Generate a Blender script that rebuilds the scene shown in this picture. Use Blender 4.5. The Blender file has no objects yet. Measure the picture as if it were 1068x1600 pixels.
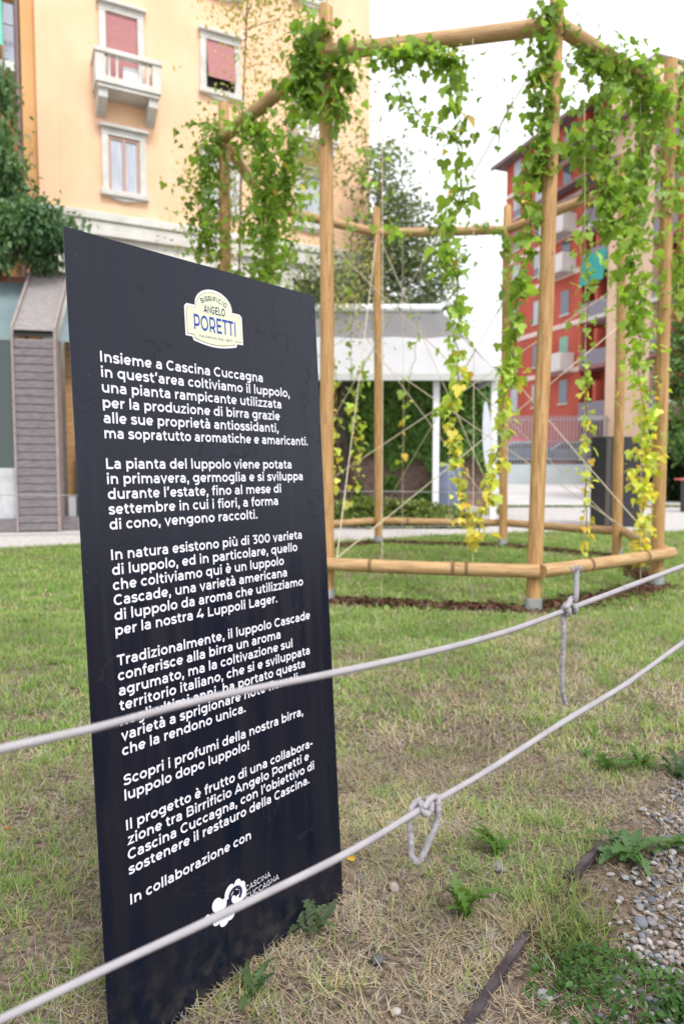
import bpy, math, random
import numpy as np
from mathutils import Vector, Matrix
random.seed(7); rng = np.random.default_rng(7)
SC = bpy.context.scene; COL = SC.collection
R = math.radians

# ------------------------------------------------------------------ camera
CAM_H, PITCH, FPX = 1.43, .0652, 1067.0
cd = bpy.data.cameras.new('camera'); cam = bpy.data.objects.new('camera', cd); COL.objects.link(cam)
cam.location = (0, 0, CAM_H); cam.rotation_euler = (math.pi/2 - PITCH, 0, 0)
cd.sensor_fit = 'VERTICAL'; cd.sensor_height = 36; cd.sensor_width = 24; cd.lens = 24
cd.clip_start = .05; cd.clip_end = 2000
cd.dof.use_dof = True; cd.dof.focus_distance = 1.85; cd.dof.aperture_fstop = 2.8
SC.camera = cam

# ------------------------------------------------------------------ light
SUN_EL, SUN_AZ = R(52), R(150)          # azimuth clockwise from +Y: behind the camera, to its right
w = bpy.data.worlds.new('World'); SC.world = w; w.use_nodes = True
nt = w.node_tree; nt.nodes.clear()
wo = nt.nodes.new('ShaderNodeOutputWorld'); bg = nt.nodes.new('ShaderNodeBackground')
sky = nt.nodes.new('ShaderNodeTexSky'); sky.sky_type = 'NISHITA'; sky.sun_disc = False
sky.sun_elevation = SUN_EL; sky.sun_rotation = SUN_AZ
mx = nt.nodes.new('ShaderNodeMix'); mx.data_type = 'RGBA'
tc = nt.nodes.new('ShaderNodeTexCoord'); nz = nt.nodes.new('ShaderNodeTexNoise'); nz.inputs['Scale'].default_value = 2.2; nz.inputs['Detail'].default_value = 5
mr = nt.nodes.new('ShaderNodeMapRange'); mr.inputs[1].default_value = .3; mr.inputs[2].default_value = .6; mr.inputs[3].default_value = .8; mr.inputs[4].default_value = 1
nt.links.new(tc.outputs['Generated'], nz.inputs['Vector']); nt.links.new(nz.outputs['Fac'], mr.inputs[0])
nt.links.new(mr.outputs[0], mx.inputs[0]); nt.links.new(sky.outputs[0], mx.inputs[6]); mx.inputs[7].default_value = (10.2, 10.4, 10.9, 1)
nt.links.new(mx.outputs[2], bg.inputs[0]); bg.inputs[1].default_value = .1
nt.links.new(bg.outputs[0], wo.inputs[0])
sd = bpy.data.lights.new('sun', 'SUN'); sd.energy = 1.9; sd.angle = R(14); sd.color = (1, .95, .88)
sun = bpy.data.objects.new('sun', sd); COL.objects.link(sun)
sdir = Vector((math.sin(SUN_AZ)*math.cos(SUN_EL), math.cos(SUN_AZ)*math.cos(SUN_EL), math.sin(SUN_EL)))
sun.rotation_euler = sdir.to_track_quat('Z', 'Y').to_euler()
vs = SC.view_settings; vs.view_transform = 'Standard'; vs.look = 'None'; vs.gamma = 1; vs.exposure = .7
SC.render.engine = 'CYCLES'; SC.cycles.use_denoising = True
SC.cycles.max_bounces = 6; SC.cycles.transparent_max_bounces = 6; SC.cycles.transmission_bounces = 4

# ------------------------------------------------------------------ helpers
_f = np.array([0, math.cos(PITCH), -math.sin(PITCH)]); _u = np.array([0, math.sin(PITCH), math.cos(PITCH)]); _r = np.array([1., 0, 0])
_C = np.array([0, 0, CAM_H])
def ray(px, py): return _r*(px-534)/FPX + _u*(800-py)/FPX + _f
def at_y(px, py, Y): d = ray(px, py); return Vector(_C + d*Y/d[1])
def at_z(px, py, h=0.): d = ray(px, py); return Vector(_C + d*(h-CAM_H)/d[2])

WM = {}
def tag(o, label=None, cat=None, group=None, kind=None):
    if label: o['label'] = label
    if cat: o['category'] = cat
    if group: o['group'] = group
    if kind: o['kind'] = kind
    return o
def thing(name, label, cat, loc=(0, 0, 0), group=None):
    o = bpy.data.objects.new(name, None); COL.objects.link(o); o.location = loc; o.empty_display_size = .1
    WM[o] = Matrix.Translation(Vector(loc)); return tag(o, label, cat, group)
def link(name, me, mat, parent=None, loc=None):
    me.name = name
    o = bpy.data.objects.new(name, me); COL.objects.link(o)
    if mat: me.materials.append(mat)
    if parent is not None:
        me.transform(WM[parent].inverted()); o.parent = parent; WM[o] = WM[parent]
    else:
        loc = Vector(loc or (0, 0, 0)); me.transform(Matrix.Translation(-loc)); o.location = loc; WM[o] = Matrix.Translation(loc)
    return o
class MB:
    def __init__(s, M=None): s.v = []; s.f = []; s.M = M
    def add(s, vs, fs):
        b = len(s.v); s.v += [tuple(s.M @ Vector(p)) if s.M else tuple(p) for p in vs]; s.f += [tuple(b+i for i in f) for f in fs]; return s
    def box(s, x0, x1, y0, y1, z0, z1):
        return s.add([(x0,y0,z0),(x1,y0,z0),(x1,y1,z0),(x0,y1,z0),(x0,y0,z1),(x1,y0,z1),(x1,y1,z1),(x0,y1,z1)],
                     [(0,3,2,1),(4,5,6,7),(0,1,5,4),(1,2,6,5),(2,3,7,6),(3,0,4,7)])
    def hexa(s, b, t): return s.add(list(b)+list(t), [(0,3,2,1),(4,5,6,7),(0,1,5,4),(1,2,6,5),(2,3,7,6),(3,0,4,7)])
    def prism(s, pts, z0, z1):
        n = len(pts)
        return s.add([(p[0],p[1],z0) for p in pts]+[(p[0],p[1],z1) for p in pts],
                     [tuple(range(n-1,-1,-1)), tuple(range(n,2*n))]+[(i,(i+1)%n,n+(i+1)%n,n+i) for i in range(n)])
    def tube(s, pts, rad, seg=10, cap=True):
        pts = [Vector(p) for p in pts]; n = len(pts)
        rads = rad if isinstance(rad, (list, tuple)) else [rad]*n
        t0 = (pts[1]-pts[0]).normalized(); a = Vector((0,0,1)) if abs(t0.z) < .9 else Vector((1,0,0))
        nrm = (a - t0*a.dot(t0)).normalized(); vs = []
        for i, p in enumerate(pts):
            t = (pts[min(i+1,n-1)]-pts[max(i-1,0)]).normalized()
            nrm = (nrm - t*nrm.dot(t)).normalized(); b = t.cross(nrm)
            for k in range(seg):
                an = 2*math.pi*k/seg; vs.append(p + (nrm*math.cos(an)+b*math.sin(an))*rads[i])
        fs = [(i*seg+k, i*seg+(k+1)%seg, (i+1)*seg+(k+1)%seg, (i+1)*seg+k) for i in range(n-1) for k in range(seg)]
        if cap: fs += [tuple(range(seg-1,-1,-1)), tuple((n-1)*seg+k for k in range(seg))]
        return s.add(vs, fs)
    def build(s, name, mat, parent=None, loc=None, smooth=False, bevel=0):
        me = bpy.data.meshes.new(name); me.from_pydata(s.v, [], s.f); me.update()
        o = link(name, me, mat, parent, loc)
        if smooth:
            me.polygons.foreach_set('use_smooth', [True]*len(me.polygons))
            md = o.modifiers.new('e', 'EDGE_SPLIT'); md.split_angle = R(40)
        if bevel:
            m = o.modifiers.new('b', 'BEVEL'); m.width = bevel; m.segments = 2; m.limit_method = 'ANGLE'
        return o
def frame(P0, U, N):        # local x along U, y outwards N, z up
    U = Vector(U).normalized(); N = Vector(N).normalized(); Z = U.cross(N)
    if Z.z < 0: Z = -Z
    m = Matrix.Identity(4)
    for i in range(3): m[i][0] = U[i]; m[i][1] = N[i]; m[i][2] = Z[i]; m[i][3] = P0[i]
    return m

def scatter(name, tv, tf, Rm, pos, sc, col, mat, parent=None, loc=None, smooth=False):
    tv = np.asarray(tv, float); n = len(pos); k = len(tv)
    sc = np.asarray(sc, float); sc = sc[:, None, None] if sc.ndim == 1 else sc[:, None, :]
    V = np.einsum('nij,nkj->nki', Rm, tv[None]*sc) + pos[:, None, :]
    me = bpy.data.meshes.new(name); me.vertices.add(n*k); me.vertices.foreach_set('co', V.reshape(-1).astype(np.float32))
    ls = np.array([len(f) for f in tf]); fl = np.concatenate([np.array(f) for f in tf])
    L = (fl[None] + (np.arange(n)*k)[:, None]).reshape(-1); me.loops.add(len(L)); me.loops.foreach_set('vertex_index', L.astype(np.int32))
    tot = np.tile(ls, n); st = np.concatenate([[0], np.cumsum(tot)[:-1]])
    me.polygons.add(len(tot)); me.polygons.foreach_set('loop_start', st.astype(np.int32)); me.polygons.foreach_set('loop_total', tot.astype(np.int32))
    if smooth: me.polygons.foreach_set('use_smooth', np.ones(len(tot), bool))
    me.update(calc_edges=True)
    a = me.attributes.new('Col', 'FLOAT_COLOR', 'POINT')
    c4 = np.ones((n, k, 4), np.float32); c4[:, :, :3] = np.asarray(col)[:, None, :]
    a.data.foreach_set('color', c4.reshape(-1))
    return link(name, me, mat, parent, loc)
def rot_dir(ydir, spin=None, up=None):      # rotation matrices whose y axis is ydir, z axis as near up as possible
    y = ydir/np.linalg.norm(ydir, axis=1, keepdims=True)
    u = np.tile(np.array([0., 0, 1]), (len(y), 1)) if up is None else up
    x = np.cross(y, u); ln = np.linalg.norm(x, axis=1, keepdims=True); x = np.where(ln > 1e-4, x/np.maximum(ln, 1e-4), np.array([1., 0, 0])); z = np.cross(x, y)
    if spin is not None:
        c, s = np.cos(spin)[:, None], np.sin(spin)[:, None]; x, z = x*c+z*s, z*c-x*s
    return np.stack([x, y, z], axis=2)
def vnoise(x, y, s, seed=0):
    g = np.random.default_rng(seed).random((64, 64)); x = x/s; y = y/s
    xi = np.floor(x).astype(int); yi = np.floor(y).astype(int); fx = x-xi; fy = y-yi; fx = fx*fx*(3-2*fx); fy = fy*fy*(3-2*fy)
    G = lambda a, b: g[a % 64, b % 64]
    return (G(xi,yi)*(1-fx)+G(xi+1,yi)*fx)*(1-fy)+(G(xi,yi+1)*(1-fx)+G(xi+1,yi+1)*fx)*fy

# ------------------------------------------------------------------ materials
def newmat(name):
    m = bpy.data.materials.new(name); m.use_nodes = True
    return m, m.node_tree, m.node_tree.nodes['Principled BSDF']
def rgba(c): return (c[0], c[1], c[2], 1)
def mat(name, c1, c2=None, rough=.7, scale=6., stretch=(1, 1, 1), bump=0., bscale=None, spec=.4, metal=0., detail=5, lo=.35, hi=.65, bdist=.01):
    m, t, p = newmat(name); p.inputs['Roughness'].default_value = rough; p.inputs['Specular IOR Level'].default_value = spec; p.inputs['Metallic'].default_value = metal
    p.inputs['Base Color'].default_value = rgba(c1)
    if c2 is None and not bump: return m
    co = t.nodes.new('ShaderNodeTexCoord'); mp = t.nodes.new('ShaderNodeMapping'); mp.inputs['Scale'].default_value = stretch
    t.links.new(co.outputs['Object'], mp.inputs[0])
    if c2 is not None:
        n = t.nodes.new('ShaderNodeTexNoise'); n.inputs['Scale'].default_value = scale; n.inputs['Detail'].default_value = detail
        r = t.nodes.new('ShaderNodeValToRGB'); r.color_ramp.elements[0].position = lo; r.color_ramp.elements[1].position = hi
        r.color_ramp.elements[0].color = rgba(c1); r.color_ramp.elements[1].color = rgba(c2)
        t.links.new(mp.outputs[0], n.inputs['Vector']); t.links.new(n.outputs['Fac'], r.inputs[0]); t.links.new(r.outputs[0], p.inputs['Base Color'])
    if bump:
        n2 = t.nodes.new('ShaderNodeTexNoise'); n2.inputs['Scale'].default_value = bscale or scale*3; n2.inputs['Detail'].default_value = 6
        b = t.nodes.new('ShaderNodeBump'); b.inputs['Strength'].default_value = bump; b.inputs['Distance'].default_value = bdist
        t.links.new(mp.outputs[0], n2.inputs['Vector']); t.links.new(n2.outputs['Fac'], b.inputs['Height']); t.links.new(b.outputs[0], p.inputs['Normal'])
    return m
def leafmat(name, trans=.35, rough=.45, spec=.35):
    m, t, p = newmat(name); a = t.nodes.new('ShaderNodeAttribute'); a.attribute_name = 'Col'
    p.inputs['Roughness'].default_value = rough; p.inputs['Specular IOR Level'].default_value = spec
    t.links.new(a.outputs['Color'], p.inputs['Base Color'])
    if trans:
        tr = t.nodes.new('ShaderNodeBsdfTranslucent'); mxs = t.nodes.new('ShaderNodeMixShader'); mxs.inputs[0].default_value = trans
        g = t.nodes.new('ShaderNodeMix'); g.data_type = 'RGBA'; g.blend_type = 'MULTIPLY'; g.inputs[0].default_value = 1; g.inputs[7].default_value = (1.5, 1.5, .7, 1)
        t.links.new(a.outputs['Color'], g.inputs[6]); t.links.new(g.outputs[2], tr.inputs[0])
        t.links.new(p.outputs[0], mxs.inputs[1]); t.links.new(tr.outputs[0], mxs.inputs[2]); t.links.new(mxs.outputs[0], t.nodes['Material Output'].inputs[0])
    return m
def wavemat(name, c1, c2, scale, axis='Z', rough=.8, dark=.05, noise=None):   # boards / courses with dark joints
    m, t, p = newmat(name); p.inputs['Roughness'].default_value = rough
    co = t.nodes.new('ShaderNodeTexCoord'); n = t.nodes.new('ShaderNodeTexNoise'); n.inputs['Scale'].default_value = 4; n.inputs['Detail'].default_value = 6
    mp = t.nodes.new('ShaderNodeMapping'); mp.inputs['Scale'].default_value = noise or (1, 1, 8)
    t.links.new(co.outputs['Object'], mp.inputs[0]); t.links.new(mp.outputs[0], n.inputs['Vector'])
    r = t.nodes.new('ShaderNodeValToRGB'); r.color_ramp.elements[0].position = .3; r.color_ramp.elements[1].position = .7
    r.color_ramp.elements[0].color = rgba(c1); r.color_ramp.elements[1].color = rgba(c2); t.links.new(n.outputs['Fac'], r.inputs[0]); t.links.new(r.outputs[0], p.inputs['Base Color'])
    return m
WOOD = mat('pine_log', (.40, .215, .075), (.56, .335, .14), rough=.65, scale=3, stretch=(6, 6, .6), bump=.15, bscale=14, lo=.3, hi=.7)
def woodmat(name, axis_stretch, c1=(.37, .195, .065), c2=(.55, .33, .135)):
    m, t, p = newmat(name); p.inputs['Roughness'].default_value = .62; p.inputs['Specular IOR Level'].default_value = .3
    co = t.nodes.new('ShaderNodeTexCoord'); mp = t.nodes.new('ShaderNodeMapping'); mp.inputs['Scale'].default_value = axis_stretch
    n = t.nodes.new('ShaderNodeTexNoise'); n.inputs['Scale'].default_value = 5; n.inputs['Detail'].default_value = 8; n.inputs['Distortion'].default_value = .6
    t.links.new(co.outputs['Object'], mp.inputs[0]); t.links.new(mp.outputs[0], n.inputs['Vector'])
    r = t.nodes.new('ShaderNodeValToRGB'); e = r.color_ramp.elements; e[0].position = .28; e[1].position = .72; e[0].color = rgba(c1); e[1].color = rgba(c2)
    e2 = e.new(.5); e2.color = rgba([(a+b)/2*1.02 for a, b in zip(c1, c2)])
    v = t.nodes.new('ShaderNodeTexVoronoi'); v.inputs['Scale'].default_value = 3.2
    mp2 = t.nodes.new('ShaderNodeMapping'); mp2.inputs['Scale'].default_value = [1 if s > 1 else .8 for s in axis_stretch]
    t.links.new(co.outputs['Object'], mp2.inputs[0]); t.links.new(mp2.outputs[0], v.inputs['Vector'])
    kr = t.nodes.new('ShaderNodeMapRange'); kr.inputs[1].default_value = .03; kr.inputs[2].default_value = .1; kr.inputs[3].default_value = .75; kr.inputs[4].default_value = 0
    t.links.new(v.outputs['Distance'], kr.inputs[0])
    mxn = t.nodes.new('ShaderNodeMix'); mxn.data_type = 'RGBA'; t.links.new(kr.outputs[0], mxn.inputs[0]); t.links.new(r.outputs[0], mxn.inputs[6]); mxn.inputs[7].default_value = (.12, .06, .025, 1)
    t.links.new(n.outputs['Fac'], r.inputs[0]); t.links.new(mxn.outputs[2], p.inputs['Base Color'])
    ck = t.nodes.new('ShaderNodeTexNoise'); ck.inputs['Scale'].default_value = 9; ck.inputs['Detail'].default_value = 3
    mp3 = t.nodes.new('ShaderNodeMapping'); mp3.inputs['Scale'].default_value = [v*.5 if v > 1 else .12 for v in axis_stretch]; t.links.new(co.outputs['Object'], mp3.inputs[0]); t.links.new(mp3.outputs[0], ck.inputs['Vector'])
    cs = t.nodes.new('ShaderNodeMath'); cs.operation = 'SUBTRACT'; cs.inputs[1].default_value = .52; t.links.new(ck.outputs['Fac'], cs.inputs[0]); ca = t.nodes.new('ShaderNodeMath'); ca.operation = 'ABSOLUTE'; t.links.new(cs.outputs[0], ca.inputs[0])
    cm = t.nodes.new('ShaderNodeMapRange'); cm.inputs[1].default_value = .002; cm.inputs[2].default_value = .012; cm.inputs[3].default_value = .7; cm.inputs[4].default_value = 0; t.links.new(ca.outputs[0], cm.inputs[0])
    mx4 = t.nodes.new('ShaderNodeMix'); mx4.data_type = 'RGBA'; t.links.new(cm.outputs[0], mx4.inputs[0]); t.links.new(mxn.outputs[2], mx4.inputs[6]); mx4.inputs[7].default_value = (.10, .055, .03, 1); t.links.new(mx4.outputs[2], p.inputs['Base Color'])
    b = t.nodes.new('ShaderNodeBump'); b.inputs['Strength'].default_value = .25; b.inputs['Distance'].default_value = .01
    t.links.new(n.outputs['Fac'], b.inputs['Height']); t.links.new(b.outputs[0], p.inputs['Normal'])
    return m
M_POST = woodmat('pine_post', (8, 8, .5), (.29, .155, .055), (.55, .34, .15)); M_RAIL = woodmat('pine_rail', (.6, 8, 8), (.29, .165, .07), (.55, .365, .19))
M_STEEL = mat('galvanised_steel', (.35, .37, .39), (.5, .52, .54), rough=.45, scale=12, metal=.6)
M_LEAF = leafmat('hop_leaf', .45); M_TREE = leafmat('tree_leaf', .3, .5); M_GRASS = leafmat('grass_blade', .3, .55, .25); M_DRY = leafmat('dry_matter', .15, .8, .15)
M_STEM = mat('vine_stem', (.16, .10, .04), (.22, .17, .06), rough=.8)
M_BARK = mat('tree_bark', (.05, .04, .03), (.12, .10, .08), rough=.9, scale=8, bump=.5)
M_WHITE = mat('white_stone', (.54, .52, .48), (.65, .63, .60), rough=.8, scale=2)
M_GLASS = mat('window_glass', (.10, .12, .15), rough=.08, spec=.8)
M_DARK = mat('dark_interior', (.02, .02, .022), rough=.8)
M_BLACKP = mat('black_painted_metal', (.018, .018, .02), (.03, .03, .033), rough=.55, scale=5)
M_GREYP = mat('grey_painted_metal', (.4, .42, .45), rough=.5)
M_WHITEP = mat('white_painted_metal', (.78, .79, .82), rough=.4)

# ------------------------------------------------------------------ ground
def gz(y): return 0. if y < 24 else min(.42, (y-24)*.0235)
def sheet(name, pts, z, m, kind='structure', sub=0):
    me = bpy.data.meshes.new(name); me.from_pydata([(p[0], p[1], z + gz(p[1])) for p in pts], [], [tuple(range(len(pts)))]); me.update()
    o = link(name, me, m); return tag(o, kind=kind)
def lawnmat():
    m, t, p = newmat('lawn_soil'); p.inputs['Roughness'].default_value = .95; p.inputs['Specular IOR Level'].default_value = .1
    co = t.nodes.new('ShaderNodeTexCoord'); n1 = t.nodes.new('ShaderNodeTexNoise'); n1.inputs['Scale'].default_value = 45; n1.inputs['Detail'].default_value = 8
    n2 = t.nodes.new('ShaderNodeTexNoise'); n2.inputs['Scale'].default_value = 1.6; n2.inputs['Detail'].default_value = 6
    t.links.new(co.outputs['Object'], n1.inputs['Vector']); t.links.new(co.outputs['Object'], n2.inputs['Vector'])
    r1 = t.nodes.new('ShaderNodeValToRGB'); e = r1.color_ramp.elements; e[0].position = .3; e[1].position = .72; e[0].color = (.05, .038, .031, 1); e[1].color = (.27, .22, .165, 1)
    e.new(.5).color = (.14, .108, .085, 1)
    r2 = t.nodes.new('ShaderNodeValToRGB'); e = r2.color_ramp.elements; e[0].position = .3; e[1].position = .7; e[0].color = (.075, .125, .03, 1); e[1].color = (.24, .30, .10, 1)
    t.links.new(n1.outputs['Fac'], r1.inputs[0]); t.links.new(n1.outputs['Fac'], r2.inputs[0])
    sp = t.nodes.new('ShaderNodeSeparateXYZ'); t.links.new(co.outputs['Object'], sp.inputs[0])
    mr = t.nodes.new('ShaderNodeMapRange'); mr.inputs[1].default_value = 3.6; mr.inputs[2].default_value = 6.5; t.links.new(sp.outputs['Y'], mr.inputs[0])
    ad = t.nodes.new('ShaderNodeMath'); ad.operation = 'ADD'; t.links.new(mr.outputs[0], ad.inputs[0])
    sb = t.nodes.new('ShaderNodeMapRange'); sb.inputs[1].default_value = .35; sb.inputs[2].default_value = .65; sb.inputs[3].default_value = -.6; sb.inputs[4].default_value = .12
    t.links.new(n2.outputs['Fac'], sb.inputs[0]); t.links.new(sb.outputs[0], ad.inputs[1]); ad.use_clamp = True
    mxn = t.nodes.new('ShaderNodeMix'); mxn.data_type = 'RGBA'; t.links.new(ad.outputs[0], mxn.inputs[0]); t.links.new(r1.outputs[0], mxn.inputs[6]); t.links.new(r2.outputs[0], mxn.inputs[7])
    t.links.new(mxn.outputs[2], p.inputs['Base Color'])
    b = t.nodes.new('ShaderNodeBump'); b.inputs['Strength'].default_value = .8; b.inputs['Distance'].default_value = .02; t.links.new(n1.outputs['Fac'], b.inputs['Height']); t.links.new(b.outputs[0], p.inputs['Normal'])
    return m
M_LAWN = lawnmat()
M_SOIL = mat('bare_soil', (.085, .062, .05), (.20, .155, .12), rough=.95, scale=30, bump=.9, bscale=60, spec=.1, bdist=.02)
M_GRAV = mat('pale_gravel', (.36, .34, .33), (.58, .56, .55), rough=.95, scale=14, bump=.8, bscale=30, spec=.1, detail=8)
M_PAVE = mat('pale_paving', (.46, .46, .47), (.55, .55, .55), rough=.9, scale=.6)
# base ground far away, stepped as strips so it follows the gentle rise
me = bpy.data.meshes.new('ground'); ys = [-40, 0, 12, 24, 30, 36, 42, 400]; vv = []; ff = []
for i, y in enumerate(ys): vv += [(-300, y, gz(y)-.012), (300, y, gz(y)-.012)]
for i in range(len(ys)-1): ff.append((2*i, 2*i+1, 2*i+3, 2*i+2))
me.from_pydata(vv, [], ff); me.update(); tag(link('ground', me, M_GRAV), kind='structure')
LAWN_BACK = [(30, 17), (12, 15.9), (7.5, 15.3), (4, 15.0), (2.0, 14.3), (.4, 13.4), (-2, 13.1), (-4.9, 12.7), (-6, 12.0), (-9, 11.2), (-30, 9)]
sheet('lawn', [(-30, -12), (30, -12)] + LAWN_BACK, 0, M_LAWN)
def lawn_edge(x): return np.interp(x, [p[0] for p in LAWN_BACK][::-1], [p[1] for p in LAWN_BACK][::-1])
PAVE = [(4.9, 25), (40, 25.2), (60, 42), (-4, 42), (-4, 27)]
me = bpy.data.meshes.new('pavement'); xs = [25, 30, 36, 41.6]; vv = []; ff = []
for y in xs: vv += [(4.6, y, gz(y)), (70, y, gz(y))]
for i in range(3): ff.append((2*i, 2*i+1, 2*i+3, 2*i+2))
me.from_pydata(vv, [], ff); me.update(); tag(link('pavement', me, M_PAVE), kind='structure')
# raised street behind the retaining wall
me = MB().box(-40, 80, 42.4, 120, -.5, 1.55); o = me.build('street', mat('asphalt', (.16, .16, .165), (.22, .22, .225), rough=.9, scale=3)); tag(o, kind='structure')
# gravel bed in the near corner, beside the edging boards
EDGE = [(.02, 1.22), (.30, 1.67), (.50, 1.90), (.61, 2.06), (.82, 2.29), (.97, 2.45), (1.34, 2.97), (1.70, 3.34), (2.3, 3.95), (3.0, 4.6)]
sheet('soil_bed', [(p[0]+.015, p[1]) for p in EDGE] + [(6, 4.9), (6, -2), (-.9, -.3)], .004, M_SOIL)
def right_of_edge(x, y):
    ex = np.interp(y, [p[1] for p in EDGE], [p[0] for p in EDGE]); return x - ex

# ------------------------------------------------------------------ yellow apartment building
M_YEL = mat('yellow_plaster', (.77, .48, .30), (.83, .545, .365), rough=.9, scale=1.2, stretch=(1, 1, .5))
M_YEL2 = mat('shaded_plaster', (.62, .36, .16), (.68, .41, .19), rough=.9, scale=1.2)  # darker copy of the plaster, shadow on return wall and wing painted in
M_BLIND = wavemat('rolling_blind_red', (.40, .17, .17), (.46, .21, .21), 20)
M_CURT = mat('white_curtain', (.38, .41, .47), (.52, .55, .61), rough=.8, scale=5, stretch=(6, 6, .3))
M_TRIM = mat('grey_stone_trim', (.52, .50, .47), (.62, .60, .57), rough=.85, scale=3)
M_BASE = mat('stone_base', (.60, .56, .52), (.70, .67, .63), rough=.9, scale=1.5)
YP = Vector((-8.076, 18.764, 0)); YM = frame(YP, (.897, .442, 0), (.442, -.897, 0))
yb = thing('apartment_building', 'tall yellow plaster apartment building with red blinds and stone balconies', 'building', YP)
MB(YM).box(0, 10.02, -9, 0, 8.0, 24).build('wall', M_YEL, yb)
MB(YM).box(-.0, 10.0, -9, -.01, -.2, 7.99).build('base_wall', M_BASE, yb)
MB(YM).box(-.1, 10.12, -.3, .16, 8.24, 8.46).box(-.06, 10.08, -.3, .10, 8.01, 8.235).box(-.1,10.12,-.3,.14,7.83,8.005).build('string_course', M_WHITE, yb, bevel=.02)
c = MB(YM); c.box(.55, .62, 0, .012, 8.5, 24); c.build('pilaster_joint', M_YEL, yb)
def window(u0, u1, v0, v1, infill, blind_v=None, cornice=True, name='window'):
    fr = MB(YM); wd = .18
    fr.box(u0-wd, u0, -.02, .09, v0, v1).box(u1, u1+wd, -.02, .09, v0, v1).box(u0-wd, u1+wd, -.02, .095, v1, v1+wd)
    if cornice:
        fr.box(u0-wd-.06, u1+wd+.06, -.02, .2, v1+wd, v1+wd+.09)
    f = fr.build(name, M_TRIM, yb, bevel=.012)
    s = MB(YM); s.box(u0-wd-.05, u1+wd+.05, -.02, .16, v0-.16, v0-.01)
    n = 8; pts = [(u0-.1+(u1-u0+.2)*i/n, v0-.16-.10*math.sin(math.pi*i/n)) for i in range(n+1)]
    s.add([(p[0], .10, p[1]) for p in pts]+[(p[0], 0, p[1]) for p in pts], [tuple(range(n, -1, -1))]+[(i, i+1, n+2+i, n+1+i) for i in range(n)])
    s.build('sill', M_TRIM, f, bevel=.01)
    MB(YM).box(u0, u1, .001, .012, v0, v1).build('pane', infill if blind_v is None else M_DARK, f)
    if blind_v is not None:
        b = MB(YM); k = 26
        for i in range(k):
            a = blind_v[0]+(v1-blind_v[0])*i/k; h = (v1-blind_v[0])/k
            tilt = blind_v[1]*(1-i/k)
            b.box(u0+.01, u1-.01, .02+tilt, .035+tilt, a+.006, a+h)
        b.build('blind', M_BLIND, f)
    return f
f = window(1.78, 2.62, 9.12, 10.6, M_CURT)
c = MB(YM); c.box(2.16, 2.24, .013, .05, 9.12, 10.6).box(1.78, 1.85, .013, .045, 9.12, 10.6).box(2.55, 2.62, .013, .045, 9.12, 10.6).box(1.85, 2.16, .013, .045, 10.52, 10.6).box(2.24, 2.55, .013, .045, 10.52, 10.6)
c.build('casement', mat('brown_window_frame', (.45, .27, .22), rough=.6), f)
window(1.78, 2.62, 11.95, 13.88, None, (11.96, 0))
window(4.57, 5.42, 12.5, 13.89, None, (12.75, .22))
window(4.57, 5.42, 15.35, 17.2, None, (15.36, 0))
window(1.78, 2.62, 15.4, 17.2, None, (15.4, 0))
window(7.5, 8.3, 15.95, 17.4, None, (16.2, .15))
window(7.48, 8.3, 12.2, 13.5, None, (12.25, 0))
window(4.57, 5.42, 9.12, 10.6, M_CURT); window(7.48, 8.3, 9.12, 10.6, M_CURT)
for (a, b) in ((7.3, 8.5), (4.4, 5.6), (1.6, 2.8)):
    MB(YM).box(a, b, 0, .012, 4.6, 7.4).build('ground_window', M_DARK, yb)
def balcony(u0, u1, v0, vt, d=.75):
    b = MB(YM); b.box(u0, u1, 0, d, v0-.02, v0+.16).box(u0+.05, u1-.05, 0, d-.05, v0-.12, v0-.025)
    bo = b.build('balcony', M_WHITE, yb, bevel=.015)
    r = MB(YM); r.box(u0-.03, u1+.03, d-.2, d+.02, vt-.12, vt).box(u0-.03, u0+.15, .0, d-.202, vt-.12, vt).box(u1-.15, u1+.03, .0, d-.202, vt-.12, vt)
    r.box(u0, u0+.24, d-.17, d-.02, v0+.162, vt-.122).box(u1-.24, u1, d-.17, d-.02, v0+.162, vt-.122)
    r.box(u0+.02, u0+.12, .0, d-.172, v0+.162, vt-.122).box(u1-.12, u1-.02, .0, d-.172, v0+.162, vt-.122)
    n = 6
    for i in range(n):
        x = u0+.36+(u1-u0-.72)*i/(n-1)
        if abs(x-(u0+u1)/2) < .28: continue
        r.box(x-.03, x+.03, d-.12, d-.06, v0+.162, vt-.122)
    r.build('parapet', M_WHITE, bo, bevel=.01)
    a = MB(YM); um = (u0+u1)/2+.12; a.box(um-.24, um+.24, d-.42, d-.2, v0+.18, v0+.62); a.build('air_conditioner', M_WHITEP, bo, bevel=.02)
    for x in (u0+.08, u1-.32):
        k = MB(YM).add([(x, 0, v0-.125), (x+.24, 0, v0-.125), (x+.24, d-.12, v0-.125), (x, d-.12, v0-.125), (x, 0, v0-.62), (x+.24, 0, v0-.62), (x+.24, .22, v0-.55), (x, .22, v0-.55), (x, d-.14, v0-.34), (x+.24, d-.14, v0-.34)],
              [(0,1,2,3), (3,2,9,8), (8,9,6,7), (7,6,5,4), (0,3,8,7,4), (1,5,6,9,2), (0,4,5,1)])
        k.build('bracket', M_TRIM, bo)
balcony(1.40, 3.12, 11.66, 12.52); balcony(7.15, 8.55, 11.45, 12.25)
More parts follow.
